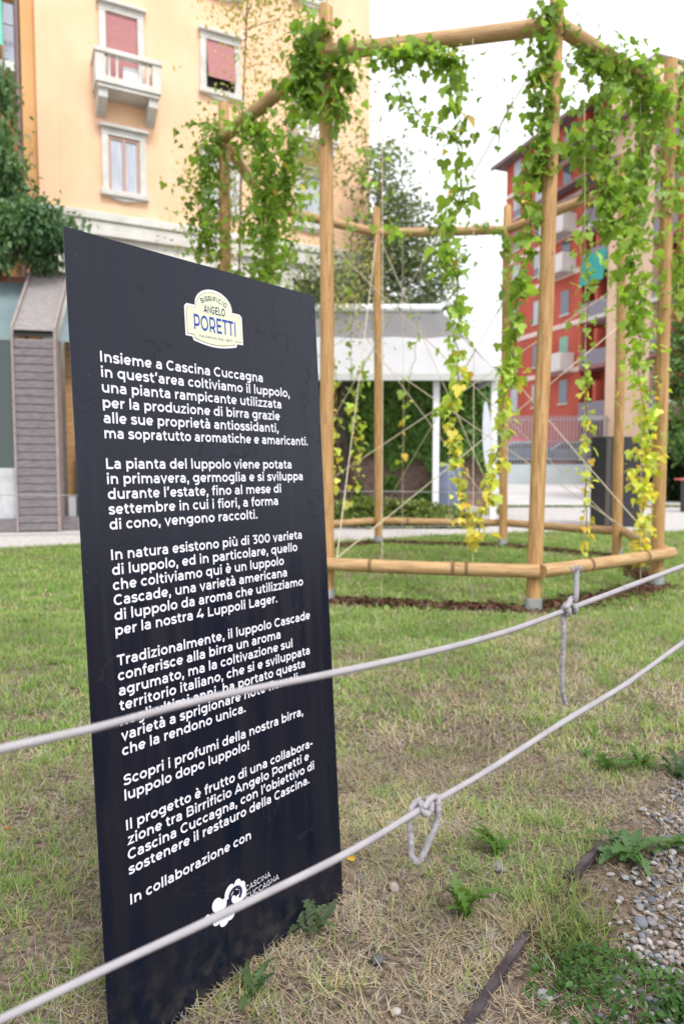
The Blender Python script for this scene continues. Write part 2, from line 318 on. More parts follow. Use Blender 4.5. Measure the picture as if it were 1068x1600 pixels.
# set-back wing with loggias beside the pipe
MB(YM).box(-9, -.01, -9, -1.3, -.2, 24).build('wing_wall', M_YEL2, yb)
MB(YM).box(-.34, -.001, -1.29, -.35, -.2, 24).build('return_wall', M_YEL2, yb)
MB(YM).tube([(-.42, -.55, 0), (-.42, -.55, 24)], .07, 10).build('drain_pipe', mat('brown_drain_pipe', (.24, .17, .17), rough=.5), yb, smooth=True)
for v in (8.75, 12.1, 15.45):
    b = MB(YM).box(-6, -.5, -1.29, -.25, v-.22, v).build('gallery_slab', M_WHITE, yb)
    g = MB(YM)
    for i in range(40): g.box(-5.95+i*.136, -5.93+i*.136, -.31, -.29, v+.003, v+.95)
    g.box(-6, -.5, -.33, -.27, v+.953, v+1); g.build('railing', M_GREYP, b)
MB(YM).box(-.74, -.46, -.62, -.58, 12.12, 13.75).build('screen', mat('grey_blue_fabric_screen', (.42, .44, .58), (.5, .52, .64), rough=.9, scale=4, stretch=(6,6,.2)), yb)
a = MB(YM); nn = 10
pts = [(-2.4+1.35*0, 0)]
vs_ = [];
for i in range(nn+1):
    t = i/nn
    for k in range(9):
        vs_.append((-2.55+k*.222-.0*t, -.2+.25*math.sin(t*1.5)+.03*math.sin(k*1.9), 15.35-3.05*t-.12*math.sin(k*.8)*t))
a.add(vs_, [(i*9+k, i*9+k+1, (i+1)*9+k+1, (i+1)*9+k) for i in range(nn) for k in range(8)])
o = a.build('awning', mat('teal_awning_fabric', (.10, .48, .38), (.16, .58, .46), rough=.8, scale=2), yb); o.modifiers.new('s', 'SOLIDIFY').thickness = .01

# ------------------------------------------------------------------ red apartment building
M_RED = mat('red_plaster', (.42, .080, .050), (.49, .105, .068), rough=.9, scale=.8, stretch=(1, 1, .4))
M_CREAM = mat('cream_plaster', (.66, .46, .33), (.72, .52, .38), rough=.9, scale=.8)
RP = Vector((12.44, 53, 0)); RM = frame(RP, (.347, -.9379, 0), (-.9379, -.347, 0))
rb = thing('apartment_building', 'red plaster apartment building with white string courses behind the fence', 'building', RP)
MB(RM).box(-.05, 8.65, -12, 0, 1.5, 24.0).build('wall', M_RED, rb)
MB(RM).box(8.66, 11.05, -12, -1.6, 1.5, 24).build('loggia_wall', M_RED, rb)
MB(RM).box(11.06, 14.6, -12, .05, 1.5, 24).build('cream_wall', M_CREAM, rb)
MB(RM).box(14.61, 16.3, -12, -1.6, 1.5, 22).box(16.31, 30, -12, 0, 1.5, 22).build('far_wall', M_RED, rb)
M_EAVE = mat('dark_eave', (.16, .11, .11), (.24, .17, .16), rough=.8)
rf = MB(RM); rf.hexa([(-.8, -13, 24.02), (8.6, -13, 24.02), (8.6, .8, 24.02), (-.8, .8, 24.02)], [(-.8, -13, 25.6), (8.6, -6, 25.6), (8.6, -5.6, 25.6), (-.8+3, -5.6, 25.6)])
rf.box(8.62, 14.7, -12, .3, 24.03, 24.22).box(14.55, 31, -12, .35, 22.03, 22.2).box(-.85, 8.59, .803, .93, 23.9, 24.15); rf.build('roof', M_EAVE, rb)
BV = [7.85, 10.9, 14.2, 16.75, 19.1, 21.65]
bd = MB(RM)
for v in BV: bd.box(-.06, 8.64, 0, .06, v-.16, v+.16)
bd.build('string_course', mat('pinkish_white_course', (.72, .56, .52), rough=.85), rb)
fl = [5.0] + BV + [24.2]
for i in range(7):
    v0 = fl[i]+.75; v1 = min(fl[i]+2.3, fl[i+1]-.3)
    for j, (u0, u1) in enumerate(((.95, 1.8), (3.6, 4.4), (6.6, 7.45))):
        f = MB(RM).box(u0-.08, u1+.08, .01, .10, v0-.12, v0-.02).build('window', M_TRIM, rb)
        MB(RM).box(u0, u1, .004, .03, v0, v1).build('pane', M_GLASS if (i+j) % 3 else M_CURT, f)
        if (i*2+j) % 3 == 1: MB(RM).box(u0, u1, .035, .06, v0+(v1-v0)*.35, v1).build('shutter', mat('green_shutter', (.22, .42, .32), rough=.7) if j == 2 else M_GREYP, f)
for v in (8.1, 14.4, 16.9, 11.1 - 3):
    pass
for v in (7.85, 14.25, 16.8):
    b = MB(RM).box(5.55, 8.05, .0, 1.1, v-.1, v+.08).build('balcony', M_WHITE, rb)
    MB(RM).box(5.57, 8.03, 1.0, 1.08, v+.083, v+1.1).box(5.57, 5.65, .0, .999, v+.083, v+1.1).box(7.95, 8.03, .0, .999, v+.083, v+1.1).build('parapet', mat('pale_parapet', (.66, .62, .60), rough=.85), b)
for k, v in enumerate([4.6] + BV):
    for (u0, u1) in ((8.66, 11.04), (14.62, 16.29)):
        if u0 > 12 and v > 21: continue
        b = MB(RM).box(u0, u1, -1.59, .12, v-.18, v+.05).build('loggia_slab', mat('brown_slab', (.28, .13, .11), rough=.8) if k % 2 else M_TRIM, rb)
        MB(RM).box(u0, u1, .0, .06, v+.053, v+1.0).build('railing', mat('grey_railing', (.22, .20, .24), rough=.6), b)
        MB(RM).box(u0+.3, u0+1.0, -1.58, -1.55, v+.06, v+2.2).build('balcony_door', M_CURT if k % 2 else M_GLASS, b)
        if v < (22 if u0 < 10 else 19): MB(RM).box(u0+1.3, u0+1.55, -1.0, .05, v+.06, v+2.3).build('divider', M_RED, b)
aw = MB(RM); aw.hexa([(8.8, .3, 12.95), (10.95, .3, 12.95), (10.95, .36, 12.95), (8.8, .36, 12.95)], [(8.8, -.05, 15.2), (10.95, -.05, 15.2), (10.95, .01, 15.2), (8.8, .01, 15.2)])
aw.build('awning', mat('green_awning_fabric', (.03, .30, .26), (.05, .36, .31), rough=.8), rb)
for v in (20.0, 22.3): MB(RM).hexa([(5.6, .0, v-.5), (13, .0, v-.5), (13, 1.5, v-.9), (5.6, 1.5, v-.9)], [(5.6, .0, v-.3), (13, .0, v-.3), (13, 1.5, v-.75), (5.6, 1.5, v-.75)]).build('balcony_canopy', M_EAVE, rb)

# ------------------------------------------------------------------ timber and glass pavilion
M_CLAD = wavemat('weathered_cladding', (.115, .10, .11), (.23, .205, .215), 10, noise=(1.5, 1.5, 9))
M_CLADR = wavemat('weathered_roof_slats', (.21, .19, .19), (.36, .33, .325), 10, noise=(1.5, 9, 9))
M_ORW = wavemat('orange_boards', (.32, .17, .07), (.46, .27, .12), 10)
M_PGL = mat('pavilion_glass', (.02, .04, .035), rough=.06, spec=.9)
M_RGL = mat('roof_glass', (.16, .22, .24), (.24, .30, .32), rough=.12, spec=.8, scale=.5)  # pale blue-grey of the reflected sky is painted into the glass colour
TP = Vector((-7.21, 15.1, 0)); TM = frame(TP, (.978, .21, 0), (.21, -.978, 0))
pv = thing('garden_pavilion', 'glass garden pavilion with a weathered timber clad frame and pitched roof', 'pavilion', TP)
cl = MB(TM); bh = .175
for i in range(24):
    z = .02+i*bh; cl.box(.05, .86, -.05, .0+rng.uniform(-.004, .004), z+.010, z+bh-.010)
cl.build('cladding', M_CLAD, pv)
t = MB(TM).box(-.0, .045, -.5, .02, 0, 4.3).box(.866, .92, -.5, .02, 0, 4.3).box(.045, .866, -.5, -.055, 0, 4.25)
def slope(x0, x1, y0, z0, y1, z1, th): return ([(x0, y0, z0), (x1, y0, z0), (x1, y1, z1), (x0, y1, z1)], [(x0, y0, z0+th), (x1, y0, z0+th), (x1, y1, z1+th), (x0, y1, z1+th)])
t.hexa(*slope(0, .05, .02, 4.303, -2.25, 6.3, .2)); t.hexa(*slope(.87, .92, .02, 4.303, -2.25, 6.3, .2)); t.build('frame_trim', mat('pale_trim_board', (.27, .22, .215), (.33, .275, .265), rough=.8), pv)
s = MB(TM)
for i in range(30):
    a = i/30; b = (i+.66)/30; s.hexa(*slope(.052, .868, .0-2.25*a, 4.43+1.87*a, -2.25*b, 4.43+1.87*b, .03))
s.build('roof_slats', M_CLADR, pv)
MB(TM).hexa(*slope(.052, .868, -.02, 4.30, -2.25, 6.21, .05)).build('roof_backing', M_DARK, pv)
MB(TM).box(-5, -.005, -.35, -.32, 1.42, 4.25).build('glass_wall', M_PGL, pv)
MB(TM).box(-5, -.005, -.36, -.30, .28, 1.415).build('white_panel', mat('pale_grey_panel', (.42, .43, .45), (.52, .53, .55), rough=.6), pv)
MB(TM).box(-5, -.005, -.38, -.05, 0, .275).build('plinth_board', M_CLAD, pv)
MB(TM).hexa(*slope(-5, -.005, -.3, 4.253, -2.25, 6.0, .03)).build('glass_roof', M_RGL, pv)
MB(TM).hexa(*slope(.925, 6, -.3, 4.253, -2.25, 6.0, .03)).build('glass_roof', M_RGL, pv)
MB(TM).box(-5, -.005, -2.3, -2.2, 5.98, 6.12).build('ridge_trim', mat('red_brown_trim', (.28, .12, .10), rough=.7), pv)
ow = MB(TM)
for i in range(27): ow.box(.925, 6, -1.0, -.98+rng.uniform(-.004, .004), .3+i*.16, .3+i*.16+.152)
ow.build('board_wall', M_ORW, pv)
MB(TM).box(.925, 6, -.98, -.25, 0, .295).build('deck', M_CLAD, pv)
MB(TM).box(1.0, 6, -.6, -.57, .297, .75).build('grey_panel', M_GREYP, pv)
d = MB(TM).box(1.18, 1.9, -.97, -.5, .298, 1.98).build('fridge', M_BLACKP, pv, bevel=.015)
MB(TM).box(1.25, 1.83, -.499, -.485, .75, 1.86).build('fridge_door', M_GLASS, d)

# ------------------------------------------------------------------ white canopy pavilion
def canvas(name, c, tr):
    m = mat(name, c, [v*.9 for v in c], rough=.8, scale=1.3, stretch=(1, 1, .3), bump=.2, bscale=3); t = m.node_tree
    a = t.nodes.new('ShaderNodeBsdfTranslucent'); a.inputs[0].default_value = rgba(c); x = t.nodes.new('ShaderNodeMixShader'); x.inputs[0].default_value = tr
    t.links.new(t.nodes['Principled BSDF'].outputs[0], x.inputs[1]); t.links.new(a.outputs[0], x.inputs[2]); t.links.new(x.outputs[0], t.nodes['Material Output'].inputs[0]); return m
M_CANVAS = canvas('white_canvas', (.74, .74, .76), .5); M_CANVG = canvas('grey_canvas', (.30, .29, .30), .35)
cp = thing('canopy_pavilion', 'large white canvas canopy on white posts beside the ivy wall', 'canopy', (1, 18.4, 0))
lo, hi = (18.4, 3.92), (20.6, 6.05)
def cpt(x, t): return (x, lo[0]+(hi[0]-lo[0])*t, lo[1]+(hi[1]-lo[1])*t)
def canopy_band(t0, t1):
    c = MB(); n = 12
    for k in range(n):
        q = []
        for x, t in ((k, t0), (k+1, t0), (k+1, t1), (k, t1)):
            x0 = -1.3+5.5*x/n; xr = x0-max(0, x0-2.2)*.62; sag = -.05*math.sin(math.pi*t)-.03*math.sin(math.pi*t)*math.cos(x*math.pi/2)
            a = cpt(x0+(xr-x0)*t, t); q.append((a[0], a[1], a[2]+sag))
        c.add(q, [(0, 1, 2, 3)])
    return c
o = canopy_band(0, .35); o.v += canopy_band(.35, .58).v; o.f += [tuple(i+len(o.v)-48 for i in f) for f in canopy_band(.35, .58).f]
b0 = len(o.v); o.add([(4.2, 18.4, 3.92), (4.2, 21.2, 3.92), (2.96, 20.9, 6.05), (2.96, 20.6, 6.05)], [(0, 1, 2, 3)])
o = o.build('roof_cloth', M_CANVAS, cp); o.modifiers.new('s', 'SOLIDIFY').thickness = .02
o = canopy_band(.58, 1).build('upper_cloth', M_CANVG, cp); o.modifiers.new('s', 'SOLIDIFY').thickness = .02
MB().box(-1.3, 4.22, 18.3, 18.395, 3.74, 3.91).build('valance', mat('pale_grey_valance', (.5, .51, .5), rough=.7), cp)
MB().tube([(-1.3, 20.6, 6.14), (2.95, 20.6, 6.14)], .13, 12).build('ridge_tube', M_WHITEP, cp, smooth=True)
for x, y, b in ((2.56, 18.75, .1), (4.1, 18.6, -.02), (-1.2, 18.7, 0)):
    MB().box(x-.085, x+.085, y-.085, y+.085, b, 3.93).build('post', M_WHITEP, cp, bevel=.01)
MB().box(-1.3, 4.1, 18.48, 18.56, 3.75, 3.9).box(4.02, 4.1, 18.561, 20.6, 3.75, 3.9).build('eave_beam', M_GREYP, cp)

def ell(n, a, b, cx=0, cy=0, ph=0): return [(cx+a*math.cos(2*math.pi*i/n+ph), cy+b*math.sin(2*math.pi*i/n+ph)) for i in range(n)]
# white surfboard-like panel
p = at_y(761, 682, 18.2); sfm = Matrix.Translation(p) @ Matrix.Rotation(R(-4), 4, 'Y') @ Matrix.Rotation(R(90), 4, 'X')
pts = [(.135*math.cos(a)*(1-.25*math.sin(a)), .93*math.sin(a)) for a in [2*math.pi*i/28 for i in range(28)]]
tag(MB(sfm).prism(pts, -.02, .02).build('surfboard', mat('pale_lavender_gelcoat', (.55, .56, .66), (.62, .63, .72), rough=.3), loc=(p.x, p.y, p.z-.93), bevel=.012), 'slim white surfboard shaped panel standing by the canopy post', 'panel')
# terrace and litter bin
tag(MB().box(2.0, 3.95, 19.1, 20.9, -.1, .28).build('terrace', M_PAVE, loc=(3, 20, 0)), kind='structure')
bn = thing('litter_bin', 'blue grey round litter bin behind a white canopy post', 'bin', (3.08, 19.9, .28))
k = MB(); k.tube([(3.08, 19.9, .285), (3.08, 19.9, .4), (3.08, 19.9, 1.4), (3.08, 19.9, 1.45)], [.33, .37, .40, .38], 20); k.build('drum', mat('blue_grey_plastic', (.16, .20, .30), (.22, .26, .36), rough=.5, scale=3), bn, smooth=True)
k = MB(); k.tube([(3.08, 19.9, 1.453), (3.08, 19.9, 1.5), (3.08, 19.9, 1.54)], [.43, .43, .37], 20); k.build('lid', M_GREYP, bn, smooth=True)

# ------------------------------------------------------------------ foliage builders
LEAF_V = [(0, .32, .0), (0, 0, -.02), (.20, -.14, .02), (.43, -.06, .05), (.56, .2, .07), (.47, .46, .04), (.29, .45, .05), (.25, .72, .0), (0, 1.05, -.14),
          (-.25, .72, .0), (-.29, .45, .05), (-.47, .46, .04), (-.56, .2, .07), (-.43, -.06, .05), (-.20, -.14, .02)]
LEAF_F = [(0, i, i+1) for i in range(1, 14)] + [(0, 14, 1)]
OVAL_V = [(0, 0, 0), (.24, .3, .05), (.2, .7, .04), (0, 1, -.08), (-.2, .7, .04), (-.24, .3, .05), (0, .5, 0)]
OVAL_F = [(6, 0, 1), (6, 1, 2), (6, 2, 3), (6, 3, 4), (6, 4, 5), (6, 5, 0)]
CONE_V = [(0, 0, .0), (.3, .3, 0), (0, .3, .3), (-.3, .3, 0), (0, .3, -.3), (.25, .7, 0), (0, .7, .25), (-.25, .7, 0), (0, .7, -.25), (0, 1, 0)]
CONE_F = [(0, 1, 2), (0, 2, 3), (0, 3, 4), (0, 4, 1), (1, 5, 6, 2), (2, 6, 7, 3), (3, 7, 8, 4), (4, 8, 5, 1), (9, 6, 5), (9, 7, 6), (9, 8, 7), (9, 5, 8)]
def lerp_col(t, stops):
    xs = [s[0] for s in stops]; return np.stack([np.interp(t, xs, [s[1][i] for s in stops]) for i in range(3)], axis=1)
HOP = [(0.6, (.62, .60, .12)), (1.3, (.56, .62, .13)), (2.0, (.42, .56, .11)), (3.0, (.29, .44, .08)), (5.0, (.225, .37, .07))]
def hop_vine(label, strands, group='hop vines climbing the timber pergola'):
    """strands: (points[(px,py,Y)], leaves, spread0, spread1, leaf size, cones, dark)"""
    P0 = at_y(*strands[0][0][-1]); root = thing('hop_vine', label, 'climbing plant', P0, group)
    LP, LD, LS, LC, CP, CS = [], [], [], [], [], []
    stem = MB()
    for pts, n, s0, s1, size, cones, dark in strands:
        W = np.array([list(at_y(*p)) for p in pts]); d = np.concatenate([[0], np.cumsum(np.linalg.norm(np.diff(W, axis=0), axis=1))])
        ts = np.linspace(0, d[-1], max(8, int(d[-1]/.12))); line = np.stack([np.interp(ts, d, W[:, i]) for i in range(3)], axis=1)
        line[1:-1] += rng.normal(0, .018, (len(ts)-2, 3)); stem.tube([tuple(q) for q in line], .006, 5)
        t = np.sort(rng.random(n))*d[-1]
        # leaves come in pairs at nodes, with irregular spacing
        t = np.round(t/.07)*.07 + rng.normal(0, .012, n); c = np.stack([np.interp(t, ts, line[:, i]) for i in range(3)], axis=1)
        sp = (s0+(s1-s0)*t/d[-1]); off = rng.normal(0, 1, (n, 3))*np.array([1, 1, .55]); off *= (sp*rng.random(n)**.6*.75)[:, None]
        yaw = rng.random(n)*2*math.pi; hd = np.stack([np.cos(yaw), np.sin(yaw)], axis=1)
        c = c+off; c[:, :2] += hd*.03
        pit = rng.uniform(.15, 1.35, n)
        LD.append(np.stack([hd[:, 0]*np.cos(pit), hd[:, 1]*np.cos(pit), -np.sin(pit)], axis=1)); LP.append(c)
        LS.append(size*.82*np.where(rng.random(n) < .18, rng.uniform(1.0, 1.35, n), rng.uniform(.4, .95, n)))
        h = c[:, 2]+rng.normal(0, .35, n); col = lerp_col(h, HOP)*rng.uniform(.55, 1.4, (n, 1))*dark
        yl = (rng.random(n) < np.interp(c[:, 2], [.5, 1.5, 2.6, 3.2], [.45, .3, .07, .012])); col[yl] = np.where(rng.random((yl.sum(), 1)) < .3, np.array([.66, .46, .09]), np.array([.70, .62, .12]))*rng.uniform(.8, 1.1, (yl.sum(), 1))
        LC.append(col)
        if cones:
            q = rng.integers(0, n, cones); CP.append(c[q]+rng.normal(0, .07, (cones, 3))); CS.append(rng.uniform(.025, .045, cones))
    stem.build('stem', M_STEM, root, smooth=False)
    LP, LD, LS, LC = map(np.concatenate, (LP, LD, LS, LC))
    scatter('foliage', LEAF_V, LEAF_F, rot_dir(LD, rng.normal(0, .5, len(LP))), LP, LS, LC, M_LEAF, root, smooth=True)
    if CP:
        CP = np.concatenate(CP); CS = np.concatenate(CS); dd = rng.normal(0, .3, (len(CP), 3)); dd[:, 2] = -1
        o = scatter('hop_cones', CONE_V, CONE_F, rot_dir(dd, up=np.tile([1., 0, 0], (len(CP), 1))), CP, CS, np.array([.42, .52, .17])*rng.uniform(.8, 1.2, (len(CP), 1)), M_LEAF, root)
        o['kind'] = 'stuff'
    return root
def tree(name, label, cat, trunk, tr, clumps, nleaf, lsize, c1, c2, group=None, branches=12, droop=.4, sigma=.33, tv=OVAL_V, tf=OVAL_F):
    base = Vector(trunk[0]); root = thing(name, label, cat, base, group)
    tk = MB(); n = len(trunk); tk.tube(trunk, [tr*(1-.75*i/(n-1)) for i in range(n)], 10)
    cl = []
    tot = sum(c[1][0]*c[1][1]*c[1][2] for c in clumps)
    for (c, r) in clumps:
        k = max(4, int(60*r[0]*r[1]*r[2]/tot)+3)
        u = rng.normal(0, 1, (k, 3)); u /= np.linalg.norm(u, axis=1, keepdims=True); rr = rng.uniform(.45, 1.0, (k, 1))
        cl.append(np.array(c)+u*rr*np.array(r))
    cl = np.concatenate(cl)
    T = np.array([list(p) for p in trunk])
    for i in rng.choice(len(cl), min(branches, len(cl)), replace=False):
        e = cl[i]; hz = np.hypot(*(e[:2]-T[-1][:2])); sz_ = np.clip(e[2]-rng.uniform(.4, .9)*max(hz, .6), T[1][2]*.6, T[-1][2]*.97)
        s = np.array([np.interp(sz_, T[:, 2], T[:, q]) for q in range(3)]); m = (s+e)/2+rng.normal(0, .12, 3)+np.array([0, 0, .05])
        rr_ = np.linalg.norm(e-s); tk.tube([tuple(s), tuple(m), tuple(e)], [min(tr*.28, rr_*.04+.004), min(tr*.17, rr_*.022+.003), .004], 6)
    tk.build('trunk', M_BARK, root)
    ci = rng.integers(0, len(cl), nleaf); sz = rng.uniform(.6, 1.4, len(cl))[ci]
    pos = cl[ci]+rng.normal(0, sigma, (nleaf, 3))*sz[:, None]*np.array([1, 1, .7])
    yaw = rng.random(nleaf)*2*math.pi; pit = rng.normal(droop, .5, nleaf)
    dr = np.stack([np.cos(yaw)*np.cos(pit), np.sin(yaw)*np.cos(pit), -np.sin(pit)], axis=1)
    cv = rng.random(len(cl))[ci]*.7+rng.random(nleaf)*.3
    col = np.array(c1)[None]*(1-cv[:, None])+np.array(c2)[None]*cv[:, None]
    scatter('crown', tv, tf, rot_dir(dr, rng.normal(0, .6, nleaf)), pos, lsize*rng.uniform(.6, 1.3, nleaf), col, M_TREE, root)
    return root

# ------------------------------------------------------------------ ivy wall, beds, trees
M_BRICK = mat('old_brick', (.22, .12, .10), (.36, .26, .22), rough=.95, scale=9, stretch=(.5, .5, 2))
iw = thing('ivy_wall', 'old brick boundary wall overgrown with dark green ivy', 'wall', (1.5, 21.3, 0))
MB().box(-3, 4.75, 21.3, 21.6, -.1, 4.1).build('masonry', M_BRICK, iw)
n = 13000; x = rng.uniform(-3, 4.85, n); z = rng.uniform(0, 4.5, n)
keep = (z > 1.7+1.0*(vnoise(x, z, .8, 3)-.5)*2) | (vnoise(x, z, .5, 5) > .62); x, z = x[keep], z[keep]; n = len(x)
pos = np.stack([x, 21.28-rng.random(n)*.22-.3*vnoise(x, z, .7, 4), z], axis=1)
yaw = rng.normal(-math.pi/2, .6, n); pit = rng.uniform(.5, 1.4, n); dr = np.stack([np.cos(yaw)*np.cos(pit), np.sin(yaw)*np.cos(pit), -np.sin(pit)], axis=1)
cv = vnoise(x, z, .35, 6)[:, None]*.6+rng.random((n, 1))*.4
scatter('ivy', LEAF_V, LEAF_F, rot_dir(dr), pos, rng.uniform(.10, .22, n), np.array([.06, .14, .03])*(1-cv)+np.array([.22, .37, .09])*cv, M_TREE, iw)
# ground cover bed in front of the canopy
n = 14000; x = rng.uniform(-2.5, 3.5, n); y = rng.uniform(16.0, 18.3, n)
hh = .55*np.clip(1-((x-.5)/3.0)**4, 0, 1)*np.clip((y-15.9)/.8, 0, 1)*(.6+.6*vnoise(x, y, .6, 8)); keep = hh > .04; x, y, hh = x[keep], y[keep], hh[keep]; n = len(x)
pos = np.stack([x, y, hh*rng.uniform(.5, 1.05, n)], axis=1); yaw = rng.random(n)*6.28; pit = rng.normal(.1, .5, n)
dr = np.stack([np.cos(yaw)*np.cos(pit), np.sin(yaw)*np.cos(pit), -np.sin(pit)], axis=1); cv = rng.random((n, 1))
tag(scatter('ground_cover', OVAL_V, OVAL_F, rot_dir(dr), pos, rng.uniform(.10, .2, n), np.array([.09, .14, .035])*(1-cv)+np.array([.25, .30, .10])*cv, M_TREE), 'low leafy ground cover growing below the canopy', 'ground cover', kind='stuff')
tree('garden_tree', 'dense green tree with drooping foliage above the glass pavilion', 'tree', [(-9.3, 17.6, 0), (-9.2, 17.5, 3), (-9.0, 17.4, 6), (-8.9, 17.3, 10)], .22,
     [((-7.65, 16.6, 6.75), (.95, .7, .8)), ((-8.2, 17, 7.9), (.75, .7, 1.2)), ((-8.4, 16.9, 9.5), (.5, .6, 1.0)), ((-8.55, 16.9, 10.6), (.3, .4, .6)), ((-6.9, 16.7, 7.1), (.45, .4, .5)), ((-9.8, 17, 8.6), (1, .8, 2.4))], 26000, .17,
     (.05, .12, .055), (.19, .31, .14), 'trees around the garden', droop=.8, sigma=.25)
tree('garden_tree', 'thin sparse tree with tiny yellowish leaves before the yellow facade', 'tree', [(-2.0, 14, 0), (-2.1, 14, 4), (-2.0, 14.1, 8), (-1.75, 14.1, 13)], .035,
     [((-2.3, 14, 6.6), (1.0, .7, 1.3)), ((-1.6, 14, 9.5), (.9, .7, 2.3)), ((-.4, 14, 8.0), (.6, .6, 2.0)), ((.1, 14, 5.0), (.5, .5, 1.2))], 5200, .085, (.26, .28, .09), (.48, .44, .16), 'trees around the garden', branches=22, sigma=.34)
tree('garden_tree', 'dark airy tree rising behind the white canopy roof', 'tree', [(.0, 20.85, 0), (-.05, 20.85, 3), (.3, 21, 6), (1.2, 21.3, 10)], .26,
     [((1.5, 21.6, 6.9), (1.1, .7, 1.4)), ((1.7, 21.6, 8.6), (1.0, .7, 1.6)), ((2.4, 21.6, 7.6), (.9, .7, 1.5)), ((1.2, 21.8, 10.5), (.6, .6, .8)), ((-.3, 21.0, 6.6), (1.2, .5, .9))], 11000, .16, (.09, .13, .07), (.25, .31, .16), 'trees around the garden', branches=24, sigma=.48)
tree('garden_tree', 'dark leafy tree at the edge of the piazza beside the bench', 'tree', [(13.6, 26.5, 0), (13.6, 26.5, 3), (13.8, 26.6, 8)], .3,
     [((12.9, 25.6, 4.3), (1.0, 1.0, 2.8)), ((13.9, 26, 7.6), (1.7, 1.2, 2.2)), ((15.5, 26, 5.5), (2, 1.5, 3.5))], 13000, .24, (.05, .12, .035), (.17, .28, .08), 'trees around the garden')
# clipped hedge and a stone pillar beyond the bench
hg = thing('hedge', 'dark green hedge behind the red bench', 'hedge', (15.5, 28, 0))
n = 7000; x = rng.uniform(12.6, 19, n); y = rng.uniform(27, 28.5, n); z = .1+rng.random(n)*3.2; cv = rng.random((n, 1))
scatter('foliage', OVAL_V, OVAL_F, rot_dir(rng.normal(0, 1, (n, 3))), np.stack([x, y, z], axis=1), rng.uniform(.2, .34, n), np.array([.012, .035, .01])*(1-cv)+np.array([.04, .085, .02])*cv, M_TREE, hg)
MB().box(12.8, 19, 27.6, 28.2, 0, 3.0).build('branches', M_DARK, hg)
bw = thing('brick_wall', 'long brick garden wall between the tree and the hedge', 'wall', (16, 30, 0))
MB().box(14.4, 24, 30, 30.4, 0, 4.2).build('masonry', M_BRICK, bw); MB().box(14.3, 24.1, 29.9, 30.5, 4.203, 4.4).build('coping', M_TRIM, bw)
bq = thing('bench', 'red slatted bench on the gravel before the hedge', 'bench', (11.6, 22, 0))
MB().box(10.78, 12.4, 21.8, 21.93, 1.02, 1.08).box(10.78, 12.4, 21.95, 22.08, 1.02, 1.08).box(10.78, 12.4, 22.1, 22.23, 1.02, 1.08).build('seat', mat('red_painted_wood', (.55, .12, .10), rough=.6), bq, bevel=.01)
for x in (11.0, 12.1): MB().box(x, x+.06, 21.83, 22.2, 0, 1.017).build('leg', M_BLACKP, bq)
# far grass strip along the paving
# totem
tt = thing('display_totem', 'tall matt black metal totem standing on the gravel', 'totem', (6.4, 16.6, 0))
MB(Matrix.Translation((6.4, 16.6, 0)) @ Matrix.Rotation(R(14), 4, 'Z')).box(-.18, .88, -.2, .35, 0, 2.17).build('cabinet', M_BLACKP, tt, bevel=.01)
MB(Matrix.Translation((6.4, 16.6, 0)) @ Matrix.Rotation(R(14), 4, 'Z')).box(-.16, -.04, -.235, -.203, .05, 2.12).build('side_strip', mat('brown_grey_strip', (.07, .055, .05), rough=.6), tt)

# ------------------------------------------------------------------ street: retaining wall, fence, stalls, cars
rw = tag(MB().box(8.8, 26, 42, 42.39, -.2, 1.62).build('retaining_wall', mat('pale_blue_concrete', (.42, .50, .53), (.50, .57, .60), rough=.85, scale=1), loc=(12, 42, 0)), 'low pale blue retaining wall under the bar fence', 'wall')
fc = thing('bar_fence', 'tall white metal bar fence on the low retaining wall', 'fence', (12, 42.2, 1.62))
b = MB()
for i in range(84): b.box(9+i*.2, 9.07+i*.2, 42.2, 42.25, 1.63, 4.6)
M_FENCE = mat('grey_fence_paint', (.30, .31, .34), rough=.5); o = b.build('bars', M_FENCE, fc)
MB().box(8.9, 26, 42.16, 42.195, 1.9, 1.98).box(8.9, 26, 42.16, 42.195, 3.0, 3.06).box(8.9, 26, 42.16, 42.195, 4.3, 4.36).build('rail', M_FENCE, fc)
for x in (8.9, 11.9, 14.9, 17.9, 20.9): MB().box(x, x+.12, 42.26, 42.4, 1.63, 4.7).build('post', M_FENCE, fc)
def stall(x, y, lab):
    s = thing('market_stall', lab, 'market stall', (x, y, 1.55), 'red market stalls behind the fence')
    MB().hexa([(x-1.5, y-.9, 3.0), (x+1.5, y-.9, 3.0), (x+1.5, y+1, 3.5), (x-1.5, y+1, 3.5)], [(x-1.5, y-.9, 3.08), (x+1.5, y-.9, 3.08), (x+1.5, y+1, 3.58), (x-1.5, y+1, 3.58)]).build('canopy', mat('red_canvas', (.55, .03, .06), (.62, .05, .08), rough=.8), s)
    MB().box(x-1.5, x+1.5, y-.95, y-.91, 2.55, 2.99).build('valance', bpy.data.materials['red_canvas'], s)
    MB().box(x-1.4, x+1.4, y+.8, y+.9, 1.56, 3.4).build('back_panel', M_DARK, s)
    for a in (-1.4, 1.4): MB().box(x+a-.04, x+a+.04, y-.85, y-.77, 1.56, 3.0).build('post', M_GREYP, s)
    MB().box(x-.5, x+.7, y-.985, y-.955, 2.65, 2.88).build('banner', mat('pale_pink_banner', (.72, .45, .47), rough=.7), s)
stall(15.0, 47.5, 'red market stall with pale banner beside the red building'); stall(11.6, 48.2, 'red market stall behind the glazed parked car')
MB().box(17.3, 21.5, 45.2, 46.8, 1.56, 3.9)
kq = thing('kiosk', 'dark metal kiosk standing behind the bar fence', 'kiosk', (17.8, 45.5, 1.55))
